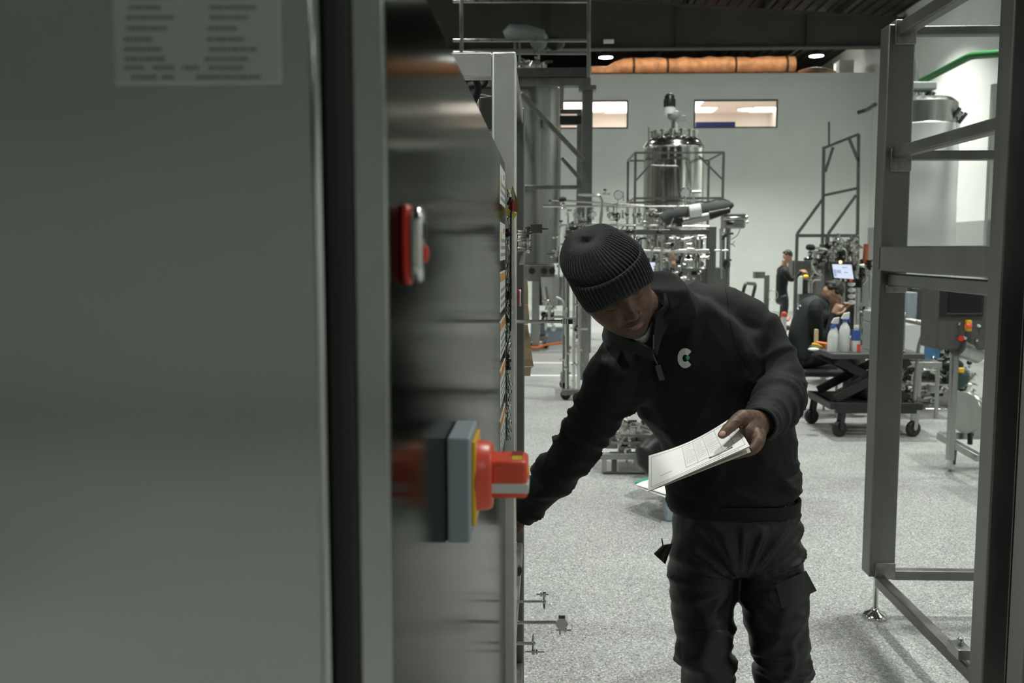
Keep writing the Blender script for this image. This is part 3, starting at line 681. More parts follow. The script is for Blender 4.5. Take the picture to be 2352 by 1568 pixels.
# black insulated actuator lying across the skid top
ac = thing('black_actuator', 'long black insulated actuator lying slanted across the top right of the skid', 'actuator', tuple(P(1600, 505, SK - .25)))
B().tube([P(1524, 506, SK - .2), P(1535, 498, SK - .2), P(1640, 482, SK - .2), P(1665, 476, SK - .2), P(1684, 469, SK - .2)], [.07, .075, .08, .075, .02], 20).build('insulated_tube', mat('dark_foam', (.05, .055, .055), .75), ac)
B().tube([P(1640, 478, SK - .1), P(1660, 466, SK - .1), P(1676, 468, SK - .1)], [.02, .06, .03], 16).build('end_cone', BLACKM, ac)
B().tube([P(1568, 507, SK - .25), P(1628, 496, SK - .25)], .045, 16).build('piston_tube', STEEL, ac)
B().tube([P(1629, 494, SK - .25), P(1676, 482, SK - .25)], [.05, .03], 16).build('piston_head', BLACK, ac)
B().tube([P(1583, 486, SK - .28), P(1609, 482, SK - .28)], .068, 20).build('white_sleeve', WHITEP, ac)
B().cbox(P(1560, 510, SK - .25), .05, .1, .09).build('mount_block', BLACK, ac, bevel=.005)
pipe(ac, [(1547, 500), (1540, 516)], SK - .3, .01)
# instrument head with stand at the right end
ih = thing('transmitter_head', 'grey instrument head with bright rim on a stand right of the skid', 'instrument', tuple(P(1668, 720, SK + .2)))
a, b_ = P(1661, 525, SK + .1), P(1712, 490, SK + .1); zmid = P(0, 508, SK + .1).z; zm2 = P(0, 500, SK + .1).z
B().box(a.x, b_.x - .01, SK, SK + .22, zm2, b_.z).build('head_cover', mat('dark_grey_cast', (.12, .13, .13), .5), ih, bevel=.02, seg=3)
B().box(a.x - .01, b_.x, SK - .01, SK + .23, zmid, zm2).build('rim', CHROME, ih, bevel=.01)
B().box(a.x + .01, b_.x - .015, SK, SK + .22, a.z, zmid).build('head_body', STEEL, ih, bevel=.02, seg=3)
B().box(P(1680, 0, SK).x, P(1695, 0, SK).x, SK - .004, SK, P(0, 517, SK).z, P(0, 511, SK).z).build('nameplate', BLACK, ih)
for py in (499, 510): B().lathe(P(1712, py, SK + .1), (1, 0, 0), [(0, 0), (.018, 0), (.02, .02), (.012, .03), (0, .03)], 12).build('cable_gland', CHROME, ih)
pipe(ih, [(1674, 525), (1673, 560), (1671, 640), (1671, 780)], SK + .1, .022, STEEL, name='stand_pipe'); 
pipe(ih, [(1700, 525), (1695, 540), (1680, 550)], SK + .1, .004, BLUE, name='cable')
B().tube([P(1672, 560, SK + .1), P(1684, 560, SK + .1)], .01, 8).build('wing_handle', STEEL, ih); B().tube([P(1682, 560, SK + .1), P(1688, 553, SK + .1)], .006, 8).build('wing_handle', STEEL, ih); B().tube([P(1682, 560, SK + .1), P(1688, 566, SK + .1)], .006, 8).build('wing_handle', STEEL, ih)
B().ball(P(1669, 607, SK + .1), (.04, .04, .06), 12).build('pump_head', DARKST, ih); B().cyl(P(1662, 597, SK + .05), P(1680, 597, SK + .05), .012, 10).build('pump_bolt', DARKST, ih)
clutter(ih, 1663, 1676, 528, 545, SK + .1, 8, 12, .015, .025, .5)
B().lathe((P(1671, 0, SK + .1).x, SK + .1, 0), (0, 0, 1), [(0, 0), (.14, 0), (.14, .02), (.03, .04), (.022, P(0, 780, SK + .1).z + .02)], 20).build('base', STEEL, ih)
# ------------------------------------------------------------------ dark tank on its platform, left background
TY = 16.0
tp = thing('tank_platform', 'dark steel platform with guard rails around the big tank at the left', 'platform', (-.6, TY, 0))
def zq(py, Y): return P(1300, py, Y).z
def pbar(nm, a, b_, w_, h=None, m=FRAME, Y=None):
    return B().bar(P(a[0], a[1], a[2]), P(b_[0], b_[1], b_[2]), w_, h).build(nm, m, tp, bevel=.006)
PL = TY - 1.2
px_ = P(1347, 572, PL).x
B().box(px_ - .08, px_ + .08, PL, PL + .16, 0, zq(207, PL)).build('post', FRAME, tp, bevel=.006)
B().box(px_ - .13, px_ + .13, PL - .04, PL + .2, zq(207, PL), zq(196, PL)).build('cap_plate', FRAME, tp, bevel=.004)
B().box(px_ - .08, px_ + .08, PL + 2.4, PL + 2.56, 0, zq(207, PL)).build('post', FRAME, tp, bevel=.006)
B().box(-2.9, -2.74, PL, PL + .16, 0, zq(207, PL)).build('post', FRAME, tp, bevel=.006)
B().box(-2.9, px_ + .05, PL + .02, PL + .14, zq(196, PL), zq(178, PL)).build('deck_beam', FRAME, tp, bevel=.005)
B().box(-2.9, px_ + .04, PL + .0, PL + .05, zq(176, PL), zq(155, PL)).build('toe_board', DARKST, tp, bevel=.003)
B().box(-2.9, px_ + .04, PL + .05, PL + 1.0, zq(178, PL) + .01, zq(178, PL) + .05).build('deck', DARKST, tp)
for py in (3, 93, 122): pbar('guard_rail', (1040, py, PL), (1356, py, PL), .045, None, STEEL)
pbar('guard_post', (1352, -60, PL), (1352, 178, PL), .055, None, STEEL); pbar('guard_post', (1060, -60, PL), (1060, 178, PL), .055, None, STEEL)
pbar('brace', (1196, 215, PL - .05), (1340, 368, PL - .05), .07); pbar('brace', (1290, 362, PL + 2.4), (1345, 425, PL + 2.4), .07)
pbar('brace', (1200, 430, PL + .1), (1340, 430, PL + .1), .06)
B().box(P(1287, 0, PL).x, P(1296, 0, PL).x, PL + .03, PL + .1, zq(250, PL), zq(196, PL)).build('hanger', STEEL, tp, bevel=.004)
B().box(P(1288, 0, PL).x, px_ - .08, PL + .2, PL + .26, zq(256, PL), zq(246, PL)).build('hanger', FRAME, tp)
B().box(P(1288, 0, PL).x, px_ - .08, PL + .4, PL + .5, zq(278, PL), zq(257, PL)).build('cable_tray', BLACKM, tp)
tk = thing('dark_storage_tank', 'large dull grey cylindrical tank under the platform at the left', 'tank', (-.35, TY, 0))
tr = 1.0; tcx = P(1288, 400, TY).x - tr
zt_, zb2 = zq(207, TY), zq(604, TY)
B().lathe((tcx, TY, zb2), (0, 0, 1), [(0, 0), (tr, 0), (tr, zt_ - zb2 - .06), (tr + .03, zt_ - zb2 - .05), (tr + .03, zt_ - zb2), (tr - .02, zt_ - zb2), (.3, zt_ - zb2 + .1), (0, zt_ - zb2 + .12)], 64).build('shell', TANKM, tk)
B().lathe((tcx, TY, zt_ - .03), (0, 0, 1), [(tr + .032, 0), (tr + .04, .015), (tr + .032, .03)], 64).build('rim_ring', CHROME, tk)
B().box(tcx - .9, tcx + .9, TY - .95, TY - .85, zb2 - .27, zb2 - .02).build('cradle_beam', FRAME, tk, bevel=.005)
B().box(tcx - .9, tcx + .9, TY + .85, TY + .95, zb2 - .27, zb2 - .02).build('cradle_beam', FRAME, tk, bevel=.005)
for py in (1222, 1250, 1268): B().lathe(P(py, 622, TY - .96), (0, -1, 0), [(0, 0), (.05, 0), (.05, .03), (0, .03)], 14).build('bolt', BLACK, tk)
for x in (tcx - .7, tcx + .2, P(1232, 0, TY - .9).x):
    B().box(x - .06, x + .06, TY - .95, TY - .83, 0, zb2 - .27).build('leg', STEEL, tk, bevel=.005)
B().lathe((P(1268, 0, TY - .7).x, TY - .7, zq(700, TY - .7)), (0, 0, 1), [(0, 0), (.25, 0), (.3, .45), (0, .5)], 24).build('drain_cone', STEEL, tk)
pipes(tk, [([(1245, 690), (1262, 692), (1262, 740)], .03), ([(1250, 660), (1256, 700)], .02)], TY - 1)
clutter(tk, 1228, 1285, 690, 760, TY - .9, 14, 21, .03, .06, .3)
# agitator drive on top of the tank
ag = thing('agitator_drive', 'grey agitator gearbox and motor on top of the dark tank', 'motor', tuple(P(1210, 155, TY - .2)))
GC = mat('grey_cast', (.22, .26, .25), .5)
B().tube([P(1158, 80, TY - .3), P(1172, 74, TY - .3), P(1210, 76, TY - .3), P(1250, 80, TY - .3)], [.06, .13, .13, .08], 16).build('motor', GC, ag)
B().ball(P(1198, 72, TY - .3), (.11, .1, .1), 14).build('gearbox', GC, ag); B().ball(P(1238, 92, TY - .25), (.15, .12, .16), 16).build('gear_housing', GC, ag)
B().ball(P(1275, 100, TY - .2), (.16, .12, .12), 14).build('black_motor', BLACKM, ag)
for px in (1183, 1193): B().cyl(P(px, 155, TY - .3), P(px, 95, TY - .3), .022, 10).build('support_rod', CHROME, ag)
B().cyl(P(1237, 158, TY - .3), P(1237, 110, TY - .3), .02, 10).build('support_rod', STEEL, ag)
B().box(P(1165, 0, TY).x, P(1256, 0, TY).x, TY - .4, TY - .1, zq(158, TY), zq(153, TY)).build('mounting_plate', STEEL, ag)
clutter(ag, 1190, 1250, 140, 152, TY - .4, 16, 22, .03, .05, 0)
# small cart and red strap at the left floor
lc = thing('low_equipment_cart', 'small grey cart on the floor behind the kraft paper', 'cart', tuple(PZ(1240, 800)))
q = PZ(1240, 800)
B().box(q.x - .2, q.x + .13, q.y, q.y + .5, .12, .2).build('tray', STEEL, lc, bevel=.005); B().box(q.x - .15, q.x + .1, q.y + .1, q.y + .4, .2, .42).build('motor_block', GREYBX, lc, bevel=.02)
for x in (q.x - .17, q.x + .1): caster(lc, x, q.y + .05, .05, top=.12)
q = PZ(1272, 790); bb = thing('blue_storage_box', 'pale blue box on the floor behind the left posts of the skid', 'box', tuple(q))
B().box(q.x - .2, q.x + .15, q.y, q.y + .3, 0, .27).build('box_body', mat('pale_blue', (.3, .38, .45), .5), bb, bevel=.01); B().box(q.x - .21, q.x + .16, q.y - .01, q.y + .31, .27, .3).build('lid', mat('pale_lid', (.55, .6, .62), .5), bb, bevel=.006)
tag(B().tube(fillet([P(1216, 797, 14.9), P(1235, 799, 14.9), P(1250, 792, 14.9), P(1292, 787, 14.9)], .2), .02, 8).build('red_strap', ORANGE), 'orange-red barrier strap sagging above the floor at the left', 'strap')

# ------------------------------------------------------------------ shiny tank in a cage, centre background
VY = 17.5
vt = thing('shiny_process_tank', 'polished domed tank with top agitator before the far wall', 'tank', tuple(PZ(1545, 700, 0) * 0 + Vector((P(1545, 600, VY).x, VY, 0))))
vx = P(1547, 400, VY).x; vr = (1614 - 1480) / 2 * S(VY)
z0_, z1_ = P(0, 700, VY).z, P(0, 345, VY).z; ztop = P(0, 312, VY).z
SH = mat('polished_tank', (.6, .6, .56), .16, 1, noise_amt=.08, nscale=3, stretch=(2, 2, .1))
prof = [(0, -.15), (vr * .6, -.1), (vr, .05)] + [(vr, z1_ - z0_)] + [(vr * cos(a), z1_ - z0_ + (ztop - z1_) * sin(a)) for a in [pi / 2 * k / 8 for k in range(1, 9)]]
B().lathe((vx, VY, z0_), (0, 0, 1), prof, 56).build('vessel', SH, vt)
B().lathe((vx, VY, z1_), (0, 0, 1), [(vr + .005, -.03), (vr + .02, 0), (vr + .005, .03)], 56).build('weld_band', CHROME, vt)
nb = B()
for k in range(14):
    a = 2 * pi * k / 14; rr_ = vr * .72; q = Vector((vx + rr_ * cos(a), VY + rr_ * sin(a), ztop - .1))
    nb.lathe(q, (0, 0, 1), [(0, 0), (.035, 0), (.035, .1), (.055, .1), (.055, .13), (0, .14)], 10)
nb.build('nozzles', CHROME, vt, kind='stuff')
B().lathe((vx, VY, ztop - .03), (0, 0, 1), [(0, 0), (.14, 0), (.14, .06), (.06, .07), (.055, .42), (0, .42)], 20).build('agitator_neck', CHROME, vt)
gz = P(0, 280, VY).z
gbx = B().ball((vx, VY, gz + .05), (.13, .12, .1), 14).cbox((vx + .1, VY, gz), .2, .16, .1).build('gearbox', GC, vt, bevel=.01)
B().lathe((vx - .09, VY, gz + .08), (0, 0, 1), [(0, 0), (.11, 0), (.11, .1), (.08, .12), (.08, .18)], 18).build('coupling', WHITEP, vt)
B().lathe((vx - .09, VY, P(0, 253, VY).z), (0, 0, 1), [(0, 0), (.09, 0), (.09, .18), (.06, .22), (0, .24)], 18).build('motor', BLACK, vt)
mfb = B()
for k in range(10):
    a = 2 * pi * k / 10; mfb.cbox((vx - .09 + .09 * cos(a), VY + .09 * sin(a), P(0, 245, VY).z), .03, .03, .13)
mfb.build('cooling_fins', BLACK, vt)
for k in range(3):
    a = 2 * pi * k / 3 + .5; B().cyl((vx + vr * .8 * cos(a), VY + vr * .8 * sin(a), 0), (vx + vr * .8 * cos(a), VY + vr * .8 * sin(a), z0_ + .1), .05, 12).build('leg', STEEL, vt)
pipe(vt, [(1490, 292), (1490, 356)], VY - .6, .014, STEEL, name='sensor_rod'); pipe(vt, [(1493, 380), (1560, 382), (1563, 455)], VY - .55, .018, FRAME)
cg = thing('tank_cage', 'thin square-tube cage frame around the shiny tank', 'frame', (vx, VY, 0))
CYG = VY - .75
for px in (1459, 1661):
    x = P(px, 400, CYG).x
    for yy in (CYG, VY + .75): B().box(x - .02, x + .02, yy - .02, yy + .02, 0, P(0, 356, CYG).z).build('post', FRAME, cg)
xa, xb = P(1459, 400, CYG).x, P(1661, 400, CYG).x
for py in (356, 458):
    z = P(0, py, CYG).z
    for yy in (CYG, VY + .75): B().bar((xa, yy, z), (xb, yy, z), .035).build('rail', FRAME, cg)
    for x in (xa, xb): B().bar((x, CYG, z), (x, VY + .75, z), .035).build('rail', FRAME, cg)
B().bar(P(1461, 414, CYG), P(1512, 358, CYG), .03).build('brace', FRAME, cg); B().bar(P(1605, 358, CYG), P(1660, 413, CYG), .03).build('brace', FRAME, cg)

# ------------------------------------------------------------------ open frame tower at the far right
tw = thing('open_frame_tower', 'thin dark open frame tower with diagonal braces against the far wall', 'frame', tuple(Vector((P(1935, 600, 18).x, 18, 0))))
def tb(a, b_, w_=.05, Ya=18.3, Yb=None): B().bar(P(a[0], a[1], Ya), P(b_[0], b_[1], Yb or Ya), w_).build('tube', DARKST, tw)
tb((1892, 337), (1889, 560)); tb((1972, 308), (1971, 420)); tb((1971, 420), (1969, 560)); tb((1892, 340), (1972, 308)); tb((1895, 395), (1913, 338)); tb((1950, 318), (1972, 372)); tb((1890, 449), (1970, 432))
tb((1890, 456), (1831, 537)); tb((1966, 448), (1902, 537)); tb((1831, 541), (1970, 541), .06); tb((1831, 537), (1829, 600)); tb((1900, 541), (1900, 700), .07); tb((1969, 541), (1969, 700), .06); tb((1904, 280), (1904, 332), .03)
for px in (1829, 1900, 1969):
    q = P(px, 600, 18.3); B().box(q.x - .025, q.x + .025, 18.28, 18.33, 0, q.z).build('tube', DARKST, tw)
# ------------------------------------------------------------------ grey machine with screen in the right background
MY = 12.6
gm = thing('grey_process_machine', 'grey process machine with valves behind the seated worker', 'machine', tuple(Vector((P(1935, 600, MY).x, MY + .4, 0))))
def mbox(nm, x0, x1, y0, y1, Y, dep, m=FRAME, bv=.008, par=None):
    a, b_ = P(x0, y1, Y), P(x1, y0, Y); z0 = max(a.z, 0.0)
    return B().box(a.x, b_.x, Y, Y + dep, z0, b_.z).build(nm, m, par or gm, bevel=bv)
mbox('rear_panel', 1895, 1992, 598, 640, MY + .5, .3, DARKST); mbox('front_panel', 1886, 1910, 602, 900, MY, .4, FRAME); mbox('lower_cabinet', 1886, 1995, 640, 900, MY + .4, .5, DARKST)
mbox('column', 1885, 1903, 560, 612, MY + .2, .1, FRAME); mbox('column', 1964, 1974, 540, 640, MY + .3, .1, FRAME)
mbox('side_block', 1975, 1998, 600, 780, MY + .2, .4, STEEL); fc = thing('far_grey_cabinet', 'dark grey cabinet the far standing worker reaches over', 'cabinet', tuple(Vector((P(1858, 600, 20).x, 20.2, 0))))
mbox('upper_panel', 1820, 1896, 598, 641, 19.9, .4, DARKST, par=fc); mbox('lower_body', 1834, 1896, 643, 760, 19.9, .5, DARKST, par=fc)
wp_ = P(1838, 652, 19.88); B().box(wp_.x - .045, wp_.x + .045, 19.86, 19.9, P(0, 672, 19.88).z, P(0, 632, 19.88).z).build('white_panel', WHITEP, fc, bevel=.01)
wp_ = P(1851, 652, 19.88); B().box(wp_.x - .045, wp_.x + .045, 19.86, 19.9, P(0, 672, 19.88).z, P(0, 640, 19.88).z).build('black_strip', BLACK, fc)
B().ball(P(1851, 635, 19.86), (.06, .04, .04), 10).build('yellow_cap', YEL, fc)
pipes(gm, [([(1862, 672), (1862, 648), (1868, 640), (1884, 640)], .035), ([(1868, 600), (1872, 622), (1886, 632)], .03), ([(1908, 585), (1936, 580)], .03), ([(1938, 650), (1938, 690)], .02), ([(1966, 610), (1995, 610)], .04), ([(1970, 610), (1968, 640)], .03), ([(1998, 600), (1998, 690)], .01),
           ([(1969, 660), (1965, 790)], .045), ([(1984, 730), (1984, 770)], .02)], MY)
clutter(gm, 1866, 1884, 590, 630, MY, 18, 31, .02, .045, .3); clutter(gm, 1902, 1968, 556, 598, MY, 70, 32, .025, .06, .08); clutter(gm, 1962, 1998, 600, 640, MY, 18, 33, .02, .05, .2); clutter(gm, 1975, 1995, 700, 740, MY, 12, 34, .02, .04, .3)
valve(gm, 1861, 574, MY, .1, (0, -.2, 1)); pipe(gm, [(1866, 578), (1902, 582)], MY, .03); valve(gm, 1893, 586, MY, .06); valve(gm, 1960, 590, MY, .08)
gauge(gm, 1928, 557, MY - .05, .06)
B().tube([P(1990, 560, MY), P(1987, 605, MY)], .035, 12).build('orange_tube', mat('brick_orange', (.5, .15, .08), .5), gm)
for py in (652, 666, 680, 694): B().ball(P(1956, py, MY - .2), (.048, .048, .032), 14).build('round_knob', WHITEP, gm)
sc_ = thing('touch_screen', 'tilted black framed touch screen lit white above the seated worker', 'screen', tuple(P(1938, 690, MY - .5)))
sy = MY - .5
c4 = [P(1906, 600, sy), P(1958, 601, sy + .1), P(1966, 650, sy + .1), P(1913, 645, sy)]
B().prism(c4, (0, .06, 0)).build('housing', BLACK, sc_, bevel=.006)
def lerp4(u, v): return (c4[0] * (1 - u) + c4[1] * u) * (1 - v) + (c4[3] * (1 - u) + c4[2] * u) * v
def scr(u0, u1, v0, v1, m, nm, par, off=-.002): B().prism([lerp4(u0, v0) + Vector((0, off, 0)), lerp4(u1, v0) + Vector((0, off, 0)), lerp4(u1, v1) + Vector((0, off, 0)), lerp4(u0, v1) + Vector((0, off, 0))], (0, .0015, 0)).build(nm, m, par)
SCR = mat('lit_screen', (.1, .1, .1), .2, emit=(.62, .68, .85), es=1.0); SCR2 = mat('lit_screen_blue', (.1, .1, .1), .2, emit=(.3, .4, .55), es=.9); SCR3 = mat('lit_screen_grey', (.1, .1, .1), .2, emit=(.2, .24, .3), es=.9)
scr(.08, .93, .14, .82, SCR, 'display', sc_)
for u0, u1, v0, v1, m_ in ((.22, .42, .42, .58, SCR2), (.1, .2, .4, .75, SCR2), (.5, .72, .26, .3, SCR3), (.55, .72, .5, .54, SCR3), (.12, .18, .62, .72, SCR3), (.45, .9, .36, .37, SCR2), (.1, .9, .62, .625, SCR2)): scr(u0, u1, v0, v1, m_, 'screen_print', sc_, -.004)
B().lathe(lerp4(.46, .03) + Vector((0, -.002, 0)), (0, -1, 0), [(0, 0), (.022, 0), (.02, .01), (0, .012)], 16).build('indicator_lamp', mat('amber_lamp', (.9, .6, .3), .3, emit=(1, .72, .4), es=1.4), sc_)
for u, m_ in ((.33, CHROME), (.53, CHROME), (.78, REDP)): B().lathe(lerp4(u, .9) + Vector((0, -.002, 0)), (0, -1, 0), [(0, 0), (.02, 0), (.018, .015), (0, .018)], 14).build('push_button', m_, sc_)
B().cyl(P(1936, 646, sy + .1), P(1936, 700, sy + .1), .025, 12).build('arm', STEEL, sc_); B().cyl(P(1936, 640, sy + .1), P(1936, 640, MY + .45), .03, 12).build('arm', STEEL, sc_)

# ------------------------------------------------------------------ wrapped tank by the right wall
WY = 15.0
wt = thing('wrapped_white_tank', 'tall tank wrapped in white film with a steel top and manhole, seen through the frame', 'tank', tuple(Vector((P(2110, 600, WY).x, WY, 0))))
wx = P(2112, 400, WY).x; wr = (2190 - 2112) * S(WY)
zb3, zt3 = P(0, 565, WY).z, P(0, 300, WY).z
FILM = mat('white_film', (.68, .72, .7), .35, noise_amt=.05, nscale=3, bump=.25, bscale=5, stretch=(1, 1, .4))
prof = [(wr * .95, .6)]
k = 0
while .6 + k * .42 < zt3:
    z = .6 + k * .42; prof += [(wr * (1.0 + .008 * (k % 2)), z), (wr * (1.008 + .006 * (k % 2)), min(z + .38, zt3))]; k += 1
prof += [(wr * .98, zt3 + .01), (0, zt3 + .02)]
B().lathe((wx, WY, 0), (0, 0, 1), prof, 56).build('film_wrap', FILM, wt, sharp=20)
B().lathe((wx, WY, zt3), (0, 0, 1), [(wr * .98, 0), (wr * .95, .02), (wr * .95, .33), (wr * .8, .4), (0, .46)], 56).build('steel_top', STEEL, wt)
for a in (.4, 2.0, 3.6, 5.2): B().cyl((wx + .42 * cos(a), WY + .42 * sin(a), 0), (wx + .42 * cos(a), WY + .42 * sin(a), .7), .05, 12).build('leg', STEEL, wt)
mh = P(2160, 258, WY - .1); ax_ = Vector((.5, -.25, .8)).normalized()
mb = B().lathe(mh, ax_, [(0, -.1), (.26, -.1), (.26, .06), (.3, .06), (.3, .12), (.2, .16), (0, .17)], 28).build('manhole', STEEL, wt)
A_, B_ = frame_of(ax_)
for k in range(8):
    a = 2 * pi * k / 8; q = mh + A_ * .31 * cos(a) + B_ * .31 * sin(a); B().cyl(q - ax_ * .02, q + ax_ * .18, .03, 8).build('wing_bolt', DARKST, mb)
B().cbox(P(2105, 200, WY - .1), .5, .3, .12).build('drive_head', GC, wt, bevel=.02)
for px in (2098, 2112): B().cyl(P(px, 212, WY - .1), P(px, 258, WY - .1), .035, 10).build('drive_post', CHROME, wt)
wbx = B().cyl(P(2098, 140, WY - .1), P(2098, 200, WY - .1), .07, 14).build('drive_motor', STEEL, wt)
# green pipe and grey conduits along the right wall
gp = thing('green_pipe', 'green pipe sloping along the right wall down to the wrapped tank', 'pipe', (7.9, 14, 4))
GRN = mat('green_pipe_paint', (.03, .16, .05), .4)
B().tube(fillet([Vector((8.1, 9.5, 3.72 + 0)), P(2230, 128, 14.3), P(2110, 190, 15.6), P(2133, 198, 15.6), P(2130, 245, 15.0)], .1), .055, 12).build('pipe_run', GRN, gp)
ORG_c = thing('wall_conduits', 'thin grey conduits running along the right wall under the green pipe', 'conduit', (8.2, 14, 4))
for k in range(3):
    z = 4.35 - k * .22
    B().cyl((8.2 - k * .03, 10, z + .1), (8.2 - k * .03, 17.5, z + .1), .022, 8).build('conduit', STEEL, ORG_c)
for yy in (11.5, 13, 14.5, 16): B().box(8.12, 8.24, yy, yy + .05, 3.9, 4.6).build('bracket', STEEL, ORG_c)
tag(B().box(8.13, 8.24, 18.1, 18.22, .0, 4.6).build('cable_duct', STEEL, None, bevel=.004), 'vertical grey duct on the right wall behind the frame', 'duct')
tag(B().tube(fillet([P(1972, 258, 24.8), P(1992, 252, 24.5), P(2010, 240, 23)], .1), .05, 8).build('wall_pipe', DARKST), 'short dark pipe running out of the far right corner high up', 'pipe')
tag(B().box(8.12, 8.24, 13.1, 13.4, 2.0, 2.3).build('red_wall_box', RED, None, bevel=.01), 'small red box on the right wall half hidden by the frame post', 'box')
# ------------------------------------------------------------------ organic shapes
def chain(b_, pts, rad, side=(1, 0, 0), n=20, cap=.5):
    """closed elliptical limb through pts; rad = (along side, across); ends rounded"""
    pts = [Vector(p) for p in pts]; rad = [q if isinstance(q, (tuple, list)) else (q, q) for q in rad]
    # smooth resample
    P2, R2 = [], []; m = len(pts)
    for i in range(m - 1):
        p0, p1, p2, p3 = pts[max(i - 1, 0)], pts[i], pts[i + 1], pts[min(i + 2, m - 1)]
        for j in range(5):
            t = j / 5; h = lambda a, b, c, d: .5 * ((2 * b) + (c - a) * t + (2 * a - 5 * b + 4 * c - d) * t * t + (3 * b - a - 3 * c + d) * t ** 3)
            P2.append(Vector([h(p0[k], p1[k], p2[k], p3[k]) for k in range(3)])); tt = t * t * (3 - 2 * t)
            R2.append(tuple(rad[i][k] * (1 - tt) + rad[i + 1][k] * tt for k in (0, 1)))
    P2.append(pts[-1]); R2.append(rad[-1])
    def cap_(p, d, r):
        out = []
        for a in (20, 45, 68, 84): out.append((p + d * (cap * max(r) * sin(radians(a))), (r[0] * cos(radians(a)), r[1] * cos(radians(a)))))
        return out
    d0 = (P2[0] - P2[1]).normalized(); d1 = (P2[-1] - P2[-2]).normalized()
    s0 = cap_(P2[0], d0, R2[0])[::-1]; s1 = cap_(P2[-1], d1, R2[-1])
    al = s0 + list(zip(P2, R2)) + s1; v = []; M_ = len(al); sd = Vector(side)
    for i, (p, r) in enumerate(al):
        t = (al[min(i + 1, M_ - 1)][0] - al[max(i - 1, 0)][0]).normalized()
        a = (sd - t * sd.dot(t))
        a = a.normalized() if a.length > .05 else frame_of(t)[0]
        c = t.cross(a); v += [p + a * (cos(2 * pi * k / n) * r[0]) + c * (sin(2 * pi * k / n) * r[1]) for k in range(n)]
    f = [[i * n + k, i * n + (k + 1) % n, (i + 1) * n + (k + 1) % n, (i + 1) * n + k] for i in range(M_ - 1) for k in range(n)]
    f += [list(range(n))[::-1], [(M_ - 1) * n + k for k in range(n)]]
    return b_.add(v, f)

def blob(name, b_, material, parent, voxel=.01, smooth=4, disp=None, label=None, post=None, sub=0):
    me = bpy.data.meshes.new(name); bm = bmesh.new()
    vs = [bm.verts.new(p) for p in b_.v]
    for q in b_.f:
        try: bm.faces.new([vs[i] for i in q])
        except ValueError: pass
    bmesh.ops.recalc_face_normals(bm, faces=bm.faces); bm.to_mesh(me); bm.free()
    o = bpy.data.objects.new('tmp', me); COL.objects.link(o)
    r_ = o.modifiers.new('r', 'REMESH'); r_.mode = 'VOXEL'; r_.voxel_size = voxel
    if smooth: s_ = o.modifiers.new('s', 'SMOOTH'); s_.factor = .5; s_.iterations = smooth
    bpy.context.view_layer.update()
    dg = bpy.context.evaluated_depsgraph_get()
    m2 = bpy.data.meshes.new_from_object(o.evaluated_get(dg))
    bpy.data.objects.remove(o)
    if disp:
        nrm = [v.normal.copy() for v in m2.vertices]; cs = [v.co.copy() for v in m2.vertices]
        for v, n_, c in zip(m2.vertices, nrm, cs): v.co = c + n_ * disp(c, n_)
    if post: post(m2)
    m2.update()
    ob = finish(name, m2, material, parent, label=label, sharp=0)
    return ob
def smoothstep(a, b_, x):
    t = max(0., min(1., (x - a) / (b_ - a))); return t * t * (3 - 2 * t)
def gs(d, s_): return exp(-(d / s_) ** 2)

SKIND = mat('dark_skin', (.125, .068, .044), .54, noise_amt=.12, nscale=40, bump=.05, bscale=300, spec=.5)
SKINL = mat('light_skin', (.4, .23, .15), .5, noise_amt=.08, nscale=30)
HAIR = mat('dark_hair', (.018, .015, .013), .6, bump=.4, bscale=60)
CLOTH = mat('black_fleece', (.0038, .0054, .0052), .7, sheen=.05, noise_amt=.15, nscale=60, bump=.25, bscale=600, spec=.3)
TROUS = mat('black_work_trousers', (.0055, .0070, .0065), .46, noise_amt=.15, nscale=50, bump=.1, bscale=700, spec=.5)
KNIT = mat('black_knit', (.017, .021, .021), .9, sheen=.25, noise_amt=.35, nscale=260, bump=.5, bscale=420, spec=.2)
NAVY = mat('navy_fleece', (.012, .02, .032), .85)
BOOT = mat('black_boot', (.01, .01, .01), .45)
EYEW = mat('eye_white', (.5, .46, .42), .3)

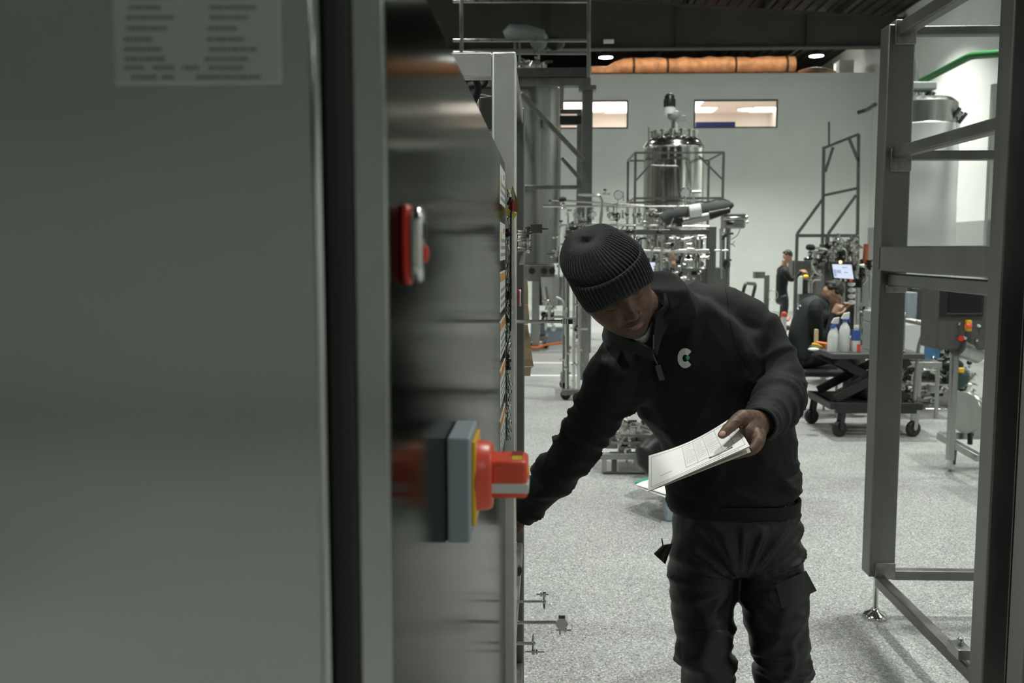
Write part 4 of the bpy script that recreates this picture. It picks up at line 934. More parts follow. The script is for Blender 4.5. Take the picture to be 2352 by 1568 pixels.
def head_shape(b_, O, Rm, s_=1.0, n=48, m=36, feat=1.0):
    """a head with brow, nose, lips, chin; local x = the person's left, y = face, z = crown"""
    v = []
    for i in range(m + 1):
        th = pi * i / m
        for k in range(n):
            ph = 2 * pi * k / n
            # finer towards the face
            ph2 = ph - .35 * sin(2 * (ph - pi / 2)) * .5 if False else ph
            d = Vector((sin(th) * cos(ph2), sin(th) * sin(ph2), cos(th)))
            x, y, z = d.x * .076, d.y * .095, d.z * .118
            if z < 0:                                             # jaw narrows, face stays forward
                t = -z / .118; x *= 1 - .33 * t ** 2.0; y = y * (1 - .18 * t) + (.018 * t if y > 0 else .03 * t)
            if y < 0 and z < 0: y *= 1 - .25 * (-z / .118)
            front = max(0, d.y); f = front ** .5 if front > 0 else 0
            ax = abs(x)
            y += f * feat * (.007 * gs(z - .026, .010) * gs(ax - .028, .022) - .013 * gs(z - .004, .012) * gs(ax - .031, .015) + .006 * gs(z + .002, .009) * gs(ax - .031, .011)
                      + .009 * gs(z + .028, .02) * gs(ax - .036, .016) + (.024 * gs(z + .032, .012) + .012 * gs(z + .012, .016)) * gs(ax, .0095) + .009 * gs(z + .037, .008) * gs(ax - .012, .007)
                      + .009 * gs(z + .066, .02) * gs(ax, .026) + .007 * gs(z + .060, .0045) * gs(ax, .019) + .007 * gs(z + .071, .005) * gs(ax, .016) - .004 * gs(z + .0655, .0022) * gs(ax, .02)
                      - .004 * gs(z + .045, .012) * gs(ax - .026 - .25 * (-z - .045), .005) - .005 * gs(z + .082, .006) * gs(ax, .02) + .009 * gs(z + .1, .014) * gs(ax, .02))
            v.append(O + Rm @ (Vector((x, y, z)) * s_))
    b_.add(v, [[i * n + k, (i + 1) * n + k, (i + 1) * n + (k + 1) % n, i * n + (k + 1) % n] for i in range(m) for k in range(n)])
    return b_
def basis(F, U):
    F = Vector(F).normalized(); U = Vector(U); U = (U - F * U.dot(F)).normalized(); X = F.cross(U)   # local x = F x U
    return Matrix((X, F, U)).transposed()

def simple_hand(b_, wrist, d, up, s_=1.0, curl=.6, left=False):
    """palm and five fingers; d = pointing direction, up = back of the hand"""
    d = Vector(d).normalized(); up = Vector(up); up = (up - d * up.dot(d)).normalized(); sd = d.cross(up) * (1 if left else -1)
    w_ = Vector(wrist); chain(b_, [w_ - d * .02 * s_, w_ + d * .03 * s_, w_ + d * .085 * s_], [(.024 * s_, .018 * s_), (.036 * s_, .016 * s_), (.04 * s_, .013 * s_)], sd, 14)
    for i, (o_, L) in enumerate(((-.03, .07), (-.01, .08), (.011, .075), (.03, .058))):
        p = w_ + (d * .085 + sd * o_) * s_; pts = [p]; a = 0
        for seg in (.42, .32, .26):
            a += curl * 0.9; p = p + (d * cos(a) - up * sin(a)) * L * seg * s_; pts.append(p)
        chain(b_, pts, [.0095 * s_, .009 * s_, .008 * s_, .0065 * s_], sd, 10)
    p = w_ + (d * .02 - sd * .03) * s_
    chain(b_, [p, p + (d * .03 - sd * .028 - up * .012) * s_, p + (d * .06 - sd * .034 - up * .026) * s_, p + (d * .085 - sd * .03 - up * .04) * s_], [.015 * s_, .012 * s_, .0105 * s_, .008 * s_], up, 10)

def worker(name, label, J, skin, top, bottoms, head_dir, head_up, hands=(), voxel=.016, hair=True, hs=1.0, hair_m=None):
    root = thing('person', label, 'person', tuple(J['base']))
    side = Vector(J.get('side', (1, 0, 0)))
    t = B(); sh = J['chest']
    chain(t, [J['pelvis'], J['waist'], J['chest'], J['neck']], [(.165, .12), (.15, .11), (.185, .125), (.085, .085)], side)
    for k in ('l', 'r'):
        chain(t, [J['sh' + k].lerp(J['neck'], .5), J['sh' + k], J['el' + k], J['wr' + k]], [.075, .072, .052, .036], side)
    blob('sweater', t, top, root, voxel, 4)
    t = B(); chain(t, [J['waist'].lerp(J['pelvis'], .8), J['pelvis'] + (J['pelvis'] - J['waist']).normalized() * .08], [(.16, .12), (.165, .13)], side)
    for k in ('l', 'r'):
        chain(t, [J['hip' + k], J['kn' + k], J['an' + k]], [.095, .068, .055], side)
    blob('trousers', t, bottoms, root, voxel, 4)
    for k in ('l', 'r'):
        bt = B(); a = J['an' + k]; fd = Vector(J.get('foot', (0, -1, 0)))
        chain(bt, [a + Vector((0, 0, .02)), a - Vector((0, 0, .03)), a + fd * .06 - Vector((0, 0, .045)), a + fd * .16 - Vector((0, 0, .055))], [.05, .052, .047, .035], fd.cross(Vector((0, 0, 1))))
        ob = blob('boot', bt, BOOT, root, voxel, 2)
    R_ = basis(head_dir, head_up)
    h = B(); head_shape(h, J['head'], R_, hs)
    chain(h, [J['neck'] - Vector((0, 0, .03)), J['head'] + R_ @ Vector((0, -.02, -.08))], [.055, .055])
    for sx in (1, -1): h.ball(J['head'] + R_ @ Vector((sx * .076, -.01, -.01)), (.008, .02, .032), 10, R_)
    hd = blob('head', h, skin, root, .006, 2)
    for sx in (1, -1): B().ball(J['head'] + R_ @ Vector((sx * .03, .082, .002)), (.011, .008, .009), 12, R_).build('eye', EYEW, hd)
    if hair:
        hb_ = B()
        for i in range(60):
            rg = random.Random(i); a, e_ = rg.uniform(0, 2 * pi), rg.uniform(.05, 1.25)
            q = Vector((.076 * sin(e_) * cos(a), .09 * sin(e_) * sin(a) - .012, .118 * cos(e_) + .006))
            if q.y > .05 and q.z < .05: continue
            hb_.ball(J['head'] + R_ @ q, .023 + .01 * cos(e_), 8)
        blob('hair', hb_, hair_m or HAIR, hd, .008, 1)
    for k, d, up, left in hands:
        g = B(); simple_hand(g, J['wr' + k], d, up, 1.0, .7, left); blob('hand', g, skin, root, .004, 2)
    return root, hd, R_

V = Vector
# standing worker at the far machine
def off(p, dx, dy, dz): return p + V((dx, dy, dz))
Y9 = 19.3
hp = P(1808, 590, Y9)
bx = P(1797, 740, Y9).x
J = dict(base=(bx, Y9, 0), head=hp, neck=V((P(1801, 610, Y9).x, Y9, P(0, 612, Y9).z)), chest=P(1798, 632, Y9), waist=P(1795, 662, Y9), pelvis=P(1796, 682, Y9), side=(0, 1, 0), foot=(1, 0, 0))
J.update(shl=off(J['chest'], .0, .2, .07), shr=off(J['chest'], .0, -.2, .07), ell=P(1815, 640, Y9 + .25), elr=P(1818, 642, Y9 - .25), wrl=P(1838, 622, Y9 + .1), wrr=P(1840, 624, Y9 - .2))
J.update(hipl=off(J['pelvis'], 0, .09, 0), hipr=off(J['pelvis'], 0, -.09, 0), knl=V((bx + .04, Y9 + .12, .48)), knr=V((bx + .02, Y9 - .12, .48)), anl=V((bx, Y9 + .12, .09)), anr=V((bx - .03, Y9 - .12, .09)))
worker('p', 'person in black standing side-on at the far machine, arms stretched forward', J, SKINL, CLOTH, TROUS, (1, -.2, -.35), (.3, 0, 1), [('l', (1, 0, .2), (0, 0, 1), True), ('r', (1, 0, .1), (0, 0, 1), False)])

# seated worker by the lift cart
Y8 = 9.35
pel = V((P(1843, 800, Y8).x, Y8, .58))
J = dict(base=(pel.x, Y8, 0), pelvis=pel, waist=P(1846, 760, Y8), chest=P(1868, 715, Y8), neck=P(1888, 688, Y8), head=P(1909, 676, Y8), side=(0, 1, 0), foot=(1, 0, 0))
J.update(shl=P(1862, 716, Y8 + .2), shr=P(1872, 716, Y8 - .19), ell=P(1892, 765, Y8 + .2), elr=P(1884, 782, Y8 - .2), wrl=P(1928, 718, Y8 + .06), wrr=P(1914, 722, Y8 - .1))
J.update(hipl=off(pel, .05, .1, -.02), hipr=off(pel, .05, -.1, -.02), knl=V((pel.x + .46, Y8 + .15, .56)), knr=V((pel.x + .44, Y8 - .12, .56)), anl=V((pel.x + .5, Y8 + .15, .12)), anr=V((pel.x + .46, Y8 - .12, .12)))
sw, shd, R_ = worker('p', 'seated person with glasses and dark vest beside the lift cart, hands at face', J, SKINL, CLOTH, TROUS, (.85, -.35, -.62), (.55, -.1, .83),
                     [('r', (.5, 0, .9), (-.6, -.8, 0), False), ('l', (.3, -.2, .9), (-.6, .6, 0), True)], voxel=.012)
b_ = B(); H = J['head']
for sx in (1, -1): b_.tube([H + R_ @ V((sx * .03 + .018 * cos(a), .094, .002 + .013 * sin(a))) for a in [2 * pi * k / 14 for k in range(15)]], .0022, 6); b_.tube([H + R_ @ V((sx * .05, .09, .004)), H + R_ @ V((sx * .079, .05, .004)), H + R_ @ V((sx * .08, -.01, .004))], .002, 6)
b_.build('glasses', BLACK, shd)
# vest over the sweater, white letters on the back
vb = B(); chain(vb, [J['pelvis'], J['waist'], J['chest'], J['neck'].lerp(J['chest'], .3)], [(.19, .145), (.18, .135), (.215, .155), (.12, .11)], (0, 1, 0))
vest = blob('vest', vb, mat('dark_vest', (.014, .022, .022), .7), sw, .014, 4)
dgs = bpy.context.evaluated_depsgraph_get()
def bvh_of(o):
    off_ = ORG[o.name]; me = o.data
    return BVHTree.FromPolygons([v.co + off_ for v in me.vertices], [tuple(p.vertices) for p in me.polygons])
bv = bvh_of(vest)
lb = B()
def onbody(px, py, lift=.004):
    h = bv.ray_cast(CAM, ray(px, py)); 
    return (h[0] + h[1] * lift, h[1]) if h[0] is not None else (None, None)
def stroke(b2, p, q, wd=.012):
    n_ = 4
    for i in range(n_):
        a, na = onbody(p[0] + (q[0] - p[0]) * i / n_, p[1] + (q[1] - p[1]) * i / n_); c, nc = onbody(p[0] + (q[0] - p[0]) * (i + 1) / n_, p[1] + (q[1] - p[1]) * (i + 1) / n_)
        if a is not None and c is not None and (c - a).length > 1e-4: b2.bar(a, c, wd, .003, side=(c - a).cross(na))
for p, q in (((1829, 693), (1824, 700)), ((1832, 696), (1827, 703)), ((1834, 698), (1829, 705)), ((1829, 693), (1834, 698)), ((1838, 701), (1840, 704)), ((1836, 701), (1832, 708)), ((1832, 708), (1836, 710))): stroke(lb, p, q)
if lb.v: lb.build('vest_letters', WHITEP, vest)
mh_ = B(); g0 = P(1929, 700, Y8 - .03); chain(mh_, [P(1918, 716, Y8 - .03), P(1924, 703, Y8 - .03), P(1934, 700, Y8 - .02), P(1940, 712, Y8)], [(.03, .045), (.04, .05), (.04, .045), (.02, .03)], (0, 1, 0))
# chair under the seated worker
ch = thing('work_chair', 'black padded work chair on metal legs under the seated worker', 'chair', (pel.x, Y8, 0))
zs = .46
B().box(pel.x - .17, pel.x + .33, Y8 - .24, Y8 + .24, zs - .07, zs).build('seat', RUBBER, ch, bevel=.03, seg=3)
bk0 = P(1833, 800, Y8 - .0); B().cbox((pel.x - .24, Y8, bk0.z - .02), .06, .44, .34, Matrix.Rotation(radians(-8), 3, 'Y')).build('backrest', RUBBER, ch, bevel=.025, seg=3)
for yy in (-.2, .2):
    B().tube(fillet([V((pel.x - .27, Y8 + yy, .86)), V((pel.x - .25, Y8 + yy, .42)), V((pel.x + .2, Y8 + yy, .39))], .08), .012, 8).build('side_tube', STEEL, ch)
    for dx_ in (-.16, .28): B().cyl((pel.x + dx_, Y8 + yy, .0), (pel.x + dx_, Y8 + yy, .4), .013, 8).build('leg', STEEL, ch)
# stool beyond the cart
stl = thing('round_stool', 'low black round stool on the floor behind the lift cart', 'stool', tuple(PZ(1890, 880)))
q = PZ(1890, 880); B().lathe((q.x, q.y, .0), (0, 0, 1), [(0, .3), (.2, .3), (.22, .33), (.2, .36), (0, .36)], 28).build('seat', RUBBER, stl); B().lathe(q, (0, 0, 1), [(0, 0), (.2, 0), (.2, .02), (.03, .05), (.03, .3)], 24).build('stem', STEEL, stl)
B().box(q.x - .02, q.x + .05, q.y - .23, q.y - .2, .38, .45).build('red_switch', RED, stl)

# hidden standing worker behind the skid, only head and shoulders show
Y7 = 11.6
bx = P(1552, 600, Y7).x
J = dict(base=(bx, Y7, 0), head=P(1548, 592, Y7), neck=P(1544, 617, Y7), chest=P(1545, 655, Y7), waist=P(1548, 710, Y7), pelvis=P(1550, 745, Y7), side=(1, 0, 0), foot=(0, 1, 0))
J.update(shl=off(J['chest'], .19, 0, .08), shr=off(J['chest'], -.19, 0, .08), ell=off(J['chest'], .24, .1, -.2), elr=off(J['chest'], -.24, .1, -.2), wrl=off(J['chest'], .14, .3, -.15), wrr=off(J['chest'], -.14, .3, -.15))
J.update(hipl=off(J['pelvis'], .09, 0, 0), hipr=off(J['pelvis'], -.09, 0, 0), knl=V((bx + .1, Y7, .5)), knr=V((bx - .1, Y7, .5)), anl=V((bx + .1, Y7, .09)), anr=V((bx - .1, Y7, .09)))
rt, hd_, _ = worker('p', 'person in navy sweater seen from behind just above the near man’s shoulder', J, SKINL, NAVY, TROUS, (-.3, 1, -.5), (0, .4, 1), [('l', (-.4, .9, 0), (0, 0, 1), True), ('r', (.4, .9, 0), (0, 0, 1), False)], hair_m=HAIR)
ncol = B().lathe(J['neck'] + V((0, 0, -.01)), (0, .2, 1), [(.062, -.02), (.07, -.02), (.066, .022), (.06, .022), (.062, -.02)], 20).build('white_collar', WHITEP, rt)
# HMI tablet near
hm = thing('small_operator_screen', 'small black-framed operator screen just right of the beanie', 'screen', tuple(P(1498, 615, 10.9)))
a, b2 = P(1487, 622, 10.9), P(1511, 592, 10.9)
B().box(a.x, b2.x, 10.9, 10.96, a.z - .3, b2.z).build('housing', BLACK, hm, bevel=.012); B().box(a.x + .015, b2.x - .03, 10.895, 10.9, a.z - .08, b2.z - .05).build('display', SCR, hm)
B().cyl(P(1488, 595, 10.92), P(1508, 595, 10.92), .012, 8).build('handle_bar', CHROME, hm); B().box(a.x + .05, a.x + .09, 10.92, 10.96, 0, a.z - .3).build('stand', STEEL, hm); B().box(a.x - .15, a.x + .3, 10.8, 11.1, 0, .03).build('base', STEEL, hm)

# kneeling worker behind the man
Y6 = 6.35
kx = P(1640, 700, Y6).x
J = dict(base=(kx, Y6, 0), pelvis=V((kx, Y6, .42)), waist=V((kx - .03, Y6, .6)), chest=V((kx - .08, Y6 - .02, .84)), neck=V((kx - .12, Y6 - .04, 1.0)), head=V((kx - .14, Y6 - .12, 1.1)), side=(1, 0, 0), foot=(.3, 1, 0))
J.update(shl=V((kx + .1, Y6 - .02, .93)), shr=V((kx - .27, Y6 - .04, .91)), ell=V((kx + .14, Y6 - .2, .7)), elr=V((kx - .3, Y6 - .2, .68)), wrl=V((kx - .02, Y6 - .45, .5)), wrr=V((kx - .26, Y6 - .48, .42)))
kn = P(1470, 1040, Y6 - .3)
J.update(hipl=V((kx + .1, Y6, .4)), hipr=V((kx - .1, Y6, .4)), knl=V((kx + .12, Y6 - .42, .1)), knr=V((kn.x + .03, Y6 - .3, kn.z)), anl=V((kx + .16, Y6 + .05, .08)), anr=V((kx - .26, Y6 - .24, .08)))
worker('p', 'person crouching behind the standing man, only a black bent knee showing', J, SKINL, CLOTH, TROUS, (-.2, -.8, -.6), (0, -.6, .8), [('l', (-.4, -.8, -.3), (0, 0, 1), True), ('r', (.1, -.9, -.3), (0, 0, 1), False)], voxel=.014)
fd = thing('folder_sheets', 'white sheets with a green edge on a low block near the floor', 'papers', tuple(PZ(1500, 1165)))
zf0 = .16; f1, f2, f3, f4 = PZ(1460, 1118, zf0), PZ(1530, 1143, zf0), PZ(1570, 1120, zf0), PZ(1500, 1098, zf0)
B().prism([f1, f2, f3, f4], (0, 0, .004)).build('sheet', PAPER, fd)
B().prism([f1 + V((.0, .01, .01)), f2 + V((0, .02, .014)), f3 + V((0, 0, .014)), f4 + V((0, 0, .01))], (0, 0, .003)).build('sheet', PAPER, fd)
B().prism([f1 + V((.0, .04, .006)), f1 + V((.0, .075, .006)), f4 + V((.02, .01, .01)), f4 + V((.02, -.03, .01))], (0, 0, .01)).build('green_edge', mat('green_folder', (.05, .4, .28), .5), fd)
ctr = (f2 + f3) / 2; B().box(ctr.x - .06, ctr.x + .16, ctr.y - .06, ctr.y + .1, 0, zf0).build('block', GREYBX, fd, bevel=.01)

# low steel skid base and pipes on the floor behind the man's arm
LY = 7.0
ls = thing('low_pipe_skid', 'low steel skid base with bright horizontal pipes on the floor behind the man’s arm', 'machine', tuple(PZ(1450, 1080)))
q = PZ(1400, 1088)
B().bar(P(1375, 1047, q.y), P(1620, 1047, q.y), .04, .045).build('beam', STEEL, ls, bevel=.004)
B().bar(P(1385, 1086, q.y), P(1620, 1086, q.y), .03, .02).build('beam', DARKST, ls, bevel=.003)
B().box(P(1400, 0, q.y + .3).x, P(1600, 0, q.y + .3).x, q.y + .3, q.y + .34, .12, .3).build('rear_panel', STEEL, ls)
for px in (1388, 1411, 1462, 1540, 1610):
    x = P(px, 1060, q.y).x; B().box(x - .018, x + .018, q.y - .01, q.y + .03, 0, .14).build('leg', DARKST if px == 1411 else STEEL, ls)
for pts, r_ in (([(1415, 1002), (1500, 1000)], .014), ([(1418, 962), (1440, 968), (1500, 990)], .018), ([(1405, 1015), (1500, 1018)], .016), ([(1420, 992), (1423, 1045)], .012), ([(1446, 1000), (1447, 1045)], .012), ([(1400, 1040), (1560, 1040)], .01), ([(1405, 985), (1425, 975)], .02)):
    pipe(ls, pts, q.y + .1, r_)
clutter(ls, 1400, 1500, 965, 1045, q.y + .1, 40, 41, .012, .026, .15)
B().box(P(1395, 0, q.y).x, P(1560, 0, q.y).x, q.y, q.y + .5, .27, .285).build('shelf', STEEL, ls)

# ------------------------------------------------------------------ barrier post, bollard, trolley handle
def ground(px, py): return PZ(px, py, 0)
q = V((P(1800, 760, 13.0).x, 13.0, 0)); bp_ = thing('chain_barrier_post', 'red and white plastic barrier post left of the seated worker', 'barrier post', tuple(q))
zt4 = P(0, 712, 13).z; b_ = B().lathe(q, (0, 0, 1), [(0, 0), (.17, 0), (.17, .04), (.05, .07), (.035, .1), (.035, zt4 - .06), (0, zt4 - .06)], 20).build('post', WHITEP, bp_)
for z0, z1 in ((P(0, 772, 13).z, P(0, 753, 13).z), (.2, .32)): B().lathe(q, (0, 0, 1), [(.036, z0), (.038, z0), (.038, z1), (.036, z1), (.036, z0)], 20).build('red_band', RED, bp_)
B().ball((q.x, q.y, zt4 - .04), .045, 12).build('red_cap', REDP, bp_)
for e_, nm in ((P(1765, 736, 13.6), 0), (P(1815, 728, 13.5), 1)):
    a = V((q.x, q.y, zt4 - .05)); cb = B(); n = 9
    for i in range(n):
        t0, t1 = i / n, (i + .9) / n; s0 = a.lerp(e_, t0) - V((0, 0, .06 * sin(pi * t0))); s1 = a.lerp(e_, t1) - V((0, 0, .06 * sin(pi * t1)))
        cb.tube([s0, s1], (.012, .022) if i % 2 else (.022, .012), 8) if False else cb.cyl(s0, s1, .014, 8)
    cb.build('chain', ORANGE, bp_)
bl = thing('steel_stand_post', 'thin dark steel stand post with a flat head right of the skid', 'post', tuple(V((P(1760, 700, 17).x, 17, 0))))
x = P(1761, 700, 17).x; B().box(x - .04, x + .04, 17, 17.08, 0, P(0, 630, 17).z).build('post', FRAME, bl, bevel=.005); B().box(P(1748, 0, 17).x, P(1772, 0, 17).x, 16.95, 17.13, P(0, 637, 17).z, P(0, 622, 17).z).build('head', FRAME, bl, bevel=.005)
B().tube([P(1775, 677, 17) + V((.09 * cos(a), 0, .09 * sin(a))) for a in [2 * pi * k / 20 for k in range(21)]], .008, 6).build('ring', STEEL, bl)
B().box(x - .2, x + .2, 16.9, 17.2, 0, .02).build('foot_plate', FRAME, bl)
th = thing('trolley', 'platform trolley with a bent tube handle beyond the man’s shoulder', 'trolley', tuple(V((P(1715, 700, 14).x, 14, 0))))
B().tube(fillet([P(1690, 740, 14), P(1712, 650, 14), P(1736, 652, 14.5), P(1716, 735, 14.5)], .08), .025, 10).build('handle', DARKST, th)
x = P(1700, 735, 14).x; B().box(x - .1, x + .6, 13.9, 14.7, .18, .22).build('deck', BLACKM, th, bevel=.01)
for dx_, dy_ in ((0, 0), (.5, 0), (0, .6), (.5, .6)): caster(th, x + dx_, 14 + dy_, .06, top=.18)
B().tube([P(1690, 742, 14), V((P(1690, 742, 14).x, 14, .2))], .025, 8).build('handle', DARKST, th); B().tube([P(1716, 737, 14.5), V((P(1716, 737, 14.5).x, 14.5, .2))], .025, 8).build('handle', DARKST, th)

# ------------------------------------------------------------------ black scissor lift cart with its load
ct = thing('lift_cart', 'black scissor lift cart on casters in front of the seated worker', 'cart', (2.8, 8.5, 0))
YN, YF_ = 8.15, 8.86; xl, xr = 2.42, 3.2; zt5 = P(1905, 812, YN).z
tz0 = zt5 - .045
B().box(xl, xr, YN, YF_, tz0, zt5).build('table_top', mat('dark_grey_top', (.07, .07, .07), .5), ct, bevel=.006)
zb5 = P(1950, 925, YN).z
B().box(xl, xl + .05, YN, YF_, zb5 - .06, zb5).build('base_rail', BLACKM, ct, bevel=.004); B().box(xr - .05, xr, YN, YF_, zb5 - .06, zb5).build('base_rail', BLACKM, ct, bevel=.004)
for yy in (YN, YF_ - .05): B().box(xl + .05, xr - .05, yy, yy + .05, zb5 - .09, zb5).build('base_rail', BLACKM, ct, bevel=.004)
B().box(xl + .02, xr + .1, YN + .1, YN + .6, zb5 - .02, zb5 + .0).build('base_plate', BLACKM, ct)
for yy in (YN + .08, YF_ - .12):
    B().bar((xl + .06, yy, zb5 + .02), (xr - .1, yy, tz0 - .02), .03, .075, side=V((0, 1, 0))).build('scissor_arm', BLACKM, ct, bevel=.003)
    B().bar((xl + .08, yy + .035, tz0 - .02), (xr - .08, yy + .035, zb5 + .02), .03, .075, side=V((0, 1, 0))).build('scissor_arm', BLACKM, ct, bevel=.003)
B().cyl((xl + .4, YN + .06, (zb5 + tz0) / 2), (xl + .4, YF_ - .06, (zb5 + tz0) / 2), .025, 12).build('pivot_bar', STEEL, ct)
B().bar((xl + .25, 8.5, zb5 + .03), (xr - .25, 8.5, tz0 - .12), .09, .09).build('hydraulic_ram', BLACK, ct, bevel=.01); B().box(xr - .45, xr - .2, 8.3, 8.6, zb5, zb5 + .22).build('pump_housing', BLACK, ct, bevel=.02)
B().bar((xl + .1, 8.3, zb5 + .05), (xl + .36, 8.3, zb5 + .2), .08, .05).build('release_arm', STEEL, ct)
for x, yy in ((xl + .1, YN + .05), (xl + .03, YF_ - .05), (xr - .05, YN + .07), (xr - .05, YF_ - .05)): caster(ct, x, yy, .068, BLACK, BLACKM if x < xr - .2 else STEEL, zb5 - .07, 0.3)
hx = P(2120, 800, YN).x
for yy in (YN + .1, YF_ - .1):
    B().tube(fillet([V((xr - .05, yy, P(0, 735, YN).z)), V((P(2138, 740, YN).x, yy, P(0, 742, YN).z)), V((hx, yy, P(0, 790, YN).z)), V((hx - .02, yy, zb5))], .05), .016, 10).build('push_handle', STEEL, ct)
B().cyl((P(2138, 740, YN).x, YN + .1, P(0, 742, YN).z), (P(2138, 740, YN).x, YF_ - .1, P(0, 742, YN).z), .016, 10).build('push_handle', STEEL, ct)
B().box(P(2096, 0, YN).x, P(2106, 0, YN).x, YN - .003, YN, tz0 + .01, zt5 - .008).build('type_label', mat('old_label', (.5, .5, .35), .6), ct)

def bottle(px, w_, py_top, py_sh, Y, lab, spray=True, cap_m=None, lbl=None):
    x = P(px, 800, Y).x; r_ = w_ / 2 * S(Y); zt_ = P(0, py_top, Y).z; zs_ = P(0, py_sh, Y).z; z0 = zt5
    r = thing('bottle', lab, 'bottle', (x, Y, z0))
    if lbl: r['group'] = 'bottles on the lift cart'
    r['group'] = 'bottles on the lift cart'
    B().lathe((x, Y, z0), (0, 0, 1), [(0, 0), (r_ * .92, 0), (r_, .01), (r_, zs_ - z0 - .02), (r_ * .8, zs_ - z0 + .015), (.016, zs_ - z0 + .045), (.016, zs_ - z0 + .06), (0, zs_ - z0 + .06)], 24).build('body', HDPE, r)
    zc_ = zs_ + .055
    B().lathe((x, Y, zc_), (0, 0, 1), [(0, 0), (.021, 0), (.02, .025), (0, .027)], 16).build('cap', cap_m or BLUE, r)
    if spray:
        B().prism([V((x - .035, Y - .013, zc_ + .03)), V((x - .01, Y - .013, zc_ + .075)), V((x + .035, Y - .013, zc_ + .085)), V((x + .03, Y - .013, zc_ + .03)), V((x + .012, Y - .013, zc_ + .018)), V((x - .008, Y - .013, zc_ + .018))], (0, .026, 0)).build('spray_head', WHITEP, r, bevel=.003)
        B().bar((x + .03, Y, zc_ + .07), (x + .04, Y, zc_ - .005), .012, .01).build('trigger', BLUE, r)
    if lbl: 
        B().lathe((x, Y, z0), (0, 0, 1), [(r_ + .0005, .1), (r_ + .0015, .1), (r_ + .0015, .19), (r_ + .0005, .19), (r_ + .0005, .1)], 24).build('label_band', BLUE, r)
        B().box(x, x + r_ * .8, Y - r_ - .004, Y - r_ * .55, z0 + .01, z0 + .07).build('label_print', REDP, r)
bottle(1911, 21, 752, 762, 8.3, 'short white squeeze bottle at the left of the cart top', spray=False)
bottle(1939, 24, 742, 748, 8.32, 'tall white spray bottle in the middle of the cart top')
bottle(1965, 20, 745, 762, 8.3, 'slim white bottle with blue label at the right of the cart top', False, WHITEP, True)
bottle(1916, 17, 742, 758, 8.62, 'white spray bottle standing behind the short squeeze bottle')
B().box(P(1896, 0, 8.7).x, P(1902, 0, 8.7).x, 8.68, 8.74, zt5, zt5 + .16).build('sponge', mat('pale_sponge', (.6, .55, .3), .8)); tag(bpy.data.objects['sponge'], 'pale yellow block standing behind the bottles', 'sponge')
for k, (px, dz, m_, lab) in enumerate(((1878, 0, mat('yellow_glove', (.75, .45, .03), .6), 'yellow rubber glove lying at the left edge of the cart top'), (1888, .015, ORANGE, 'orange rubber glove beside the yellow one on the cart top'))):
    g = B(); q = V((P(px, 795, 8.6).x, 8.6, zt5 + .035 + dz)); simple_hand(g, q - V((.03, 0, 0)), (1, .3 - .6 * k, -.1), (0, 0, 1), .75, .4, bool(k)); tag(blob('rubber_glove', g, m_, None, .006, 1), lab, 'glove')
g = B().ball((P(1893, 0, 8.4).x, 8.4, zt5 + .012), (.05, .04, .014), 14); tag(g.build('crumpled_cloth', WHITEP), 'small white cloth lying before the gloves on the cart top', 'cloth')
q = P(1979, 0, 8.45); r = thing('spray_can', 'small red and grey can right of the bottles', 'can', (q.x, 8.45, zt5)); B().lathe((q.x, 8.45, zt5), (0, 0, 1), [(0, 0), (.03, 0), (.03, .11), (.015, .13), (0, .13)], 18).build('body', STEEL, r); B().lathe((q.x, 8.45, zt5), (0, 0, 1), [(.0305, .03), (.0315, .03), (.0315, .08), (.0305, .08), (.0305, .03)], 18).build('band', REDP, r)
# aluminium case
cs = thing('aluminium_case', 'pale aluminium case standing upright on the lift cart behind the frame post', 'case', (3.1, 8.4, zt5))
xa, xb = P(2040, 0, 8.25).x, P(2108, 0, 8.25).x; zc1 = P(0, 712, 8.25).z
B().box(xa, xb, 8.25, 8.6, zt5, zc1 - .1).build('case_body', mat('aluminium_sheet', (.5, .57, .55), .4, .4), cs, bevel=.006); B().box(xa, xb, 8.25, 8.6, zc1 - .096, zc1).build('case_lid', MATS['aluminium_sheet'], cs, bevel=.006)
for x in (xa, xb - .014): B().box(x, x + .016, 8.244, 8.26, zt5, zc1).build('corner_strip', STEEL, cs)
B().box(xa, xb, 8.243, 8.26, zc1 - .108, zc1 - .088).build('lid_strip', STEEL, cs)
for z in (zt5 + .015, zc1 - .015): B().ball((xb - .008, 8.25, z), .016, 10).build('corner_cap', CHROME, cs)
B().box(P(2068, 0, 8.24).x, P(2074, 0, 8.24).x, 8.236, 8.25, zc1 - .13, zc1 - .09).build('latch', CHROME, cs)
# jerry can and bucket behind
jc = thing('white_canister', 'large white plastic canister with rounded top behind the aluminium case', 'canister', (3.75, 9.3, 0))
xa, xb = P(2098, 0, 9.2).x, P(2160, 0, 9.2).x; z0 = P(0, 820, 9.2).z; z1 = P(0, 730, 9.2).z
B().box(xa, xb, 9.2, 9.5, z0, z1).build('body', WHITEP, jc, bevel=.05, seg=4); B().cyl((xa + .06, 9.35, z1 - .005), (xa + .06, 9.35, z1 + .03), .03, 14).build('red_cap', REDP, jc)
js = thing('steel_side_table', 'steel shelf stand carrying the white canister', 'stand', (3.75, 9.3, 0)); B().box(xa - .1, xb + .12, 9.1, 9.6, z0 - .05, z0).build('shelf_top', STEEL, js, bevel=.004)
for x in (xa - .08, xb + .08):
    for yy in (9.12, 9.56): B().box(x, x + .03, yy, yy + .03, 0, z0 - .05).build('leg', STEEL, js)
bu = thing('blue_bin', 'light blue plastic bin right of the white canister', 'bin', tuple(V((P(2172, 0, 10).x, 10, 0))))
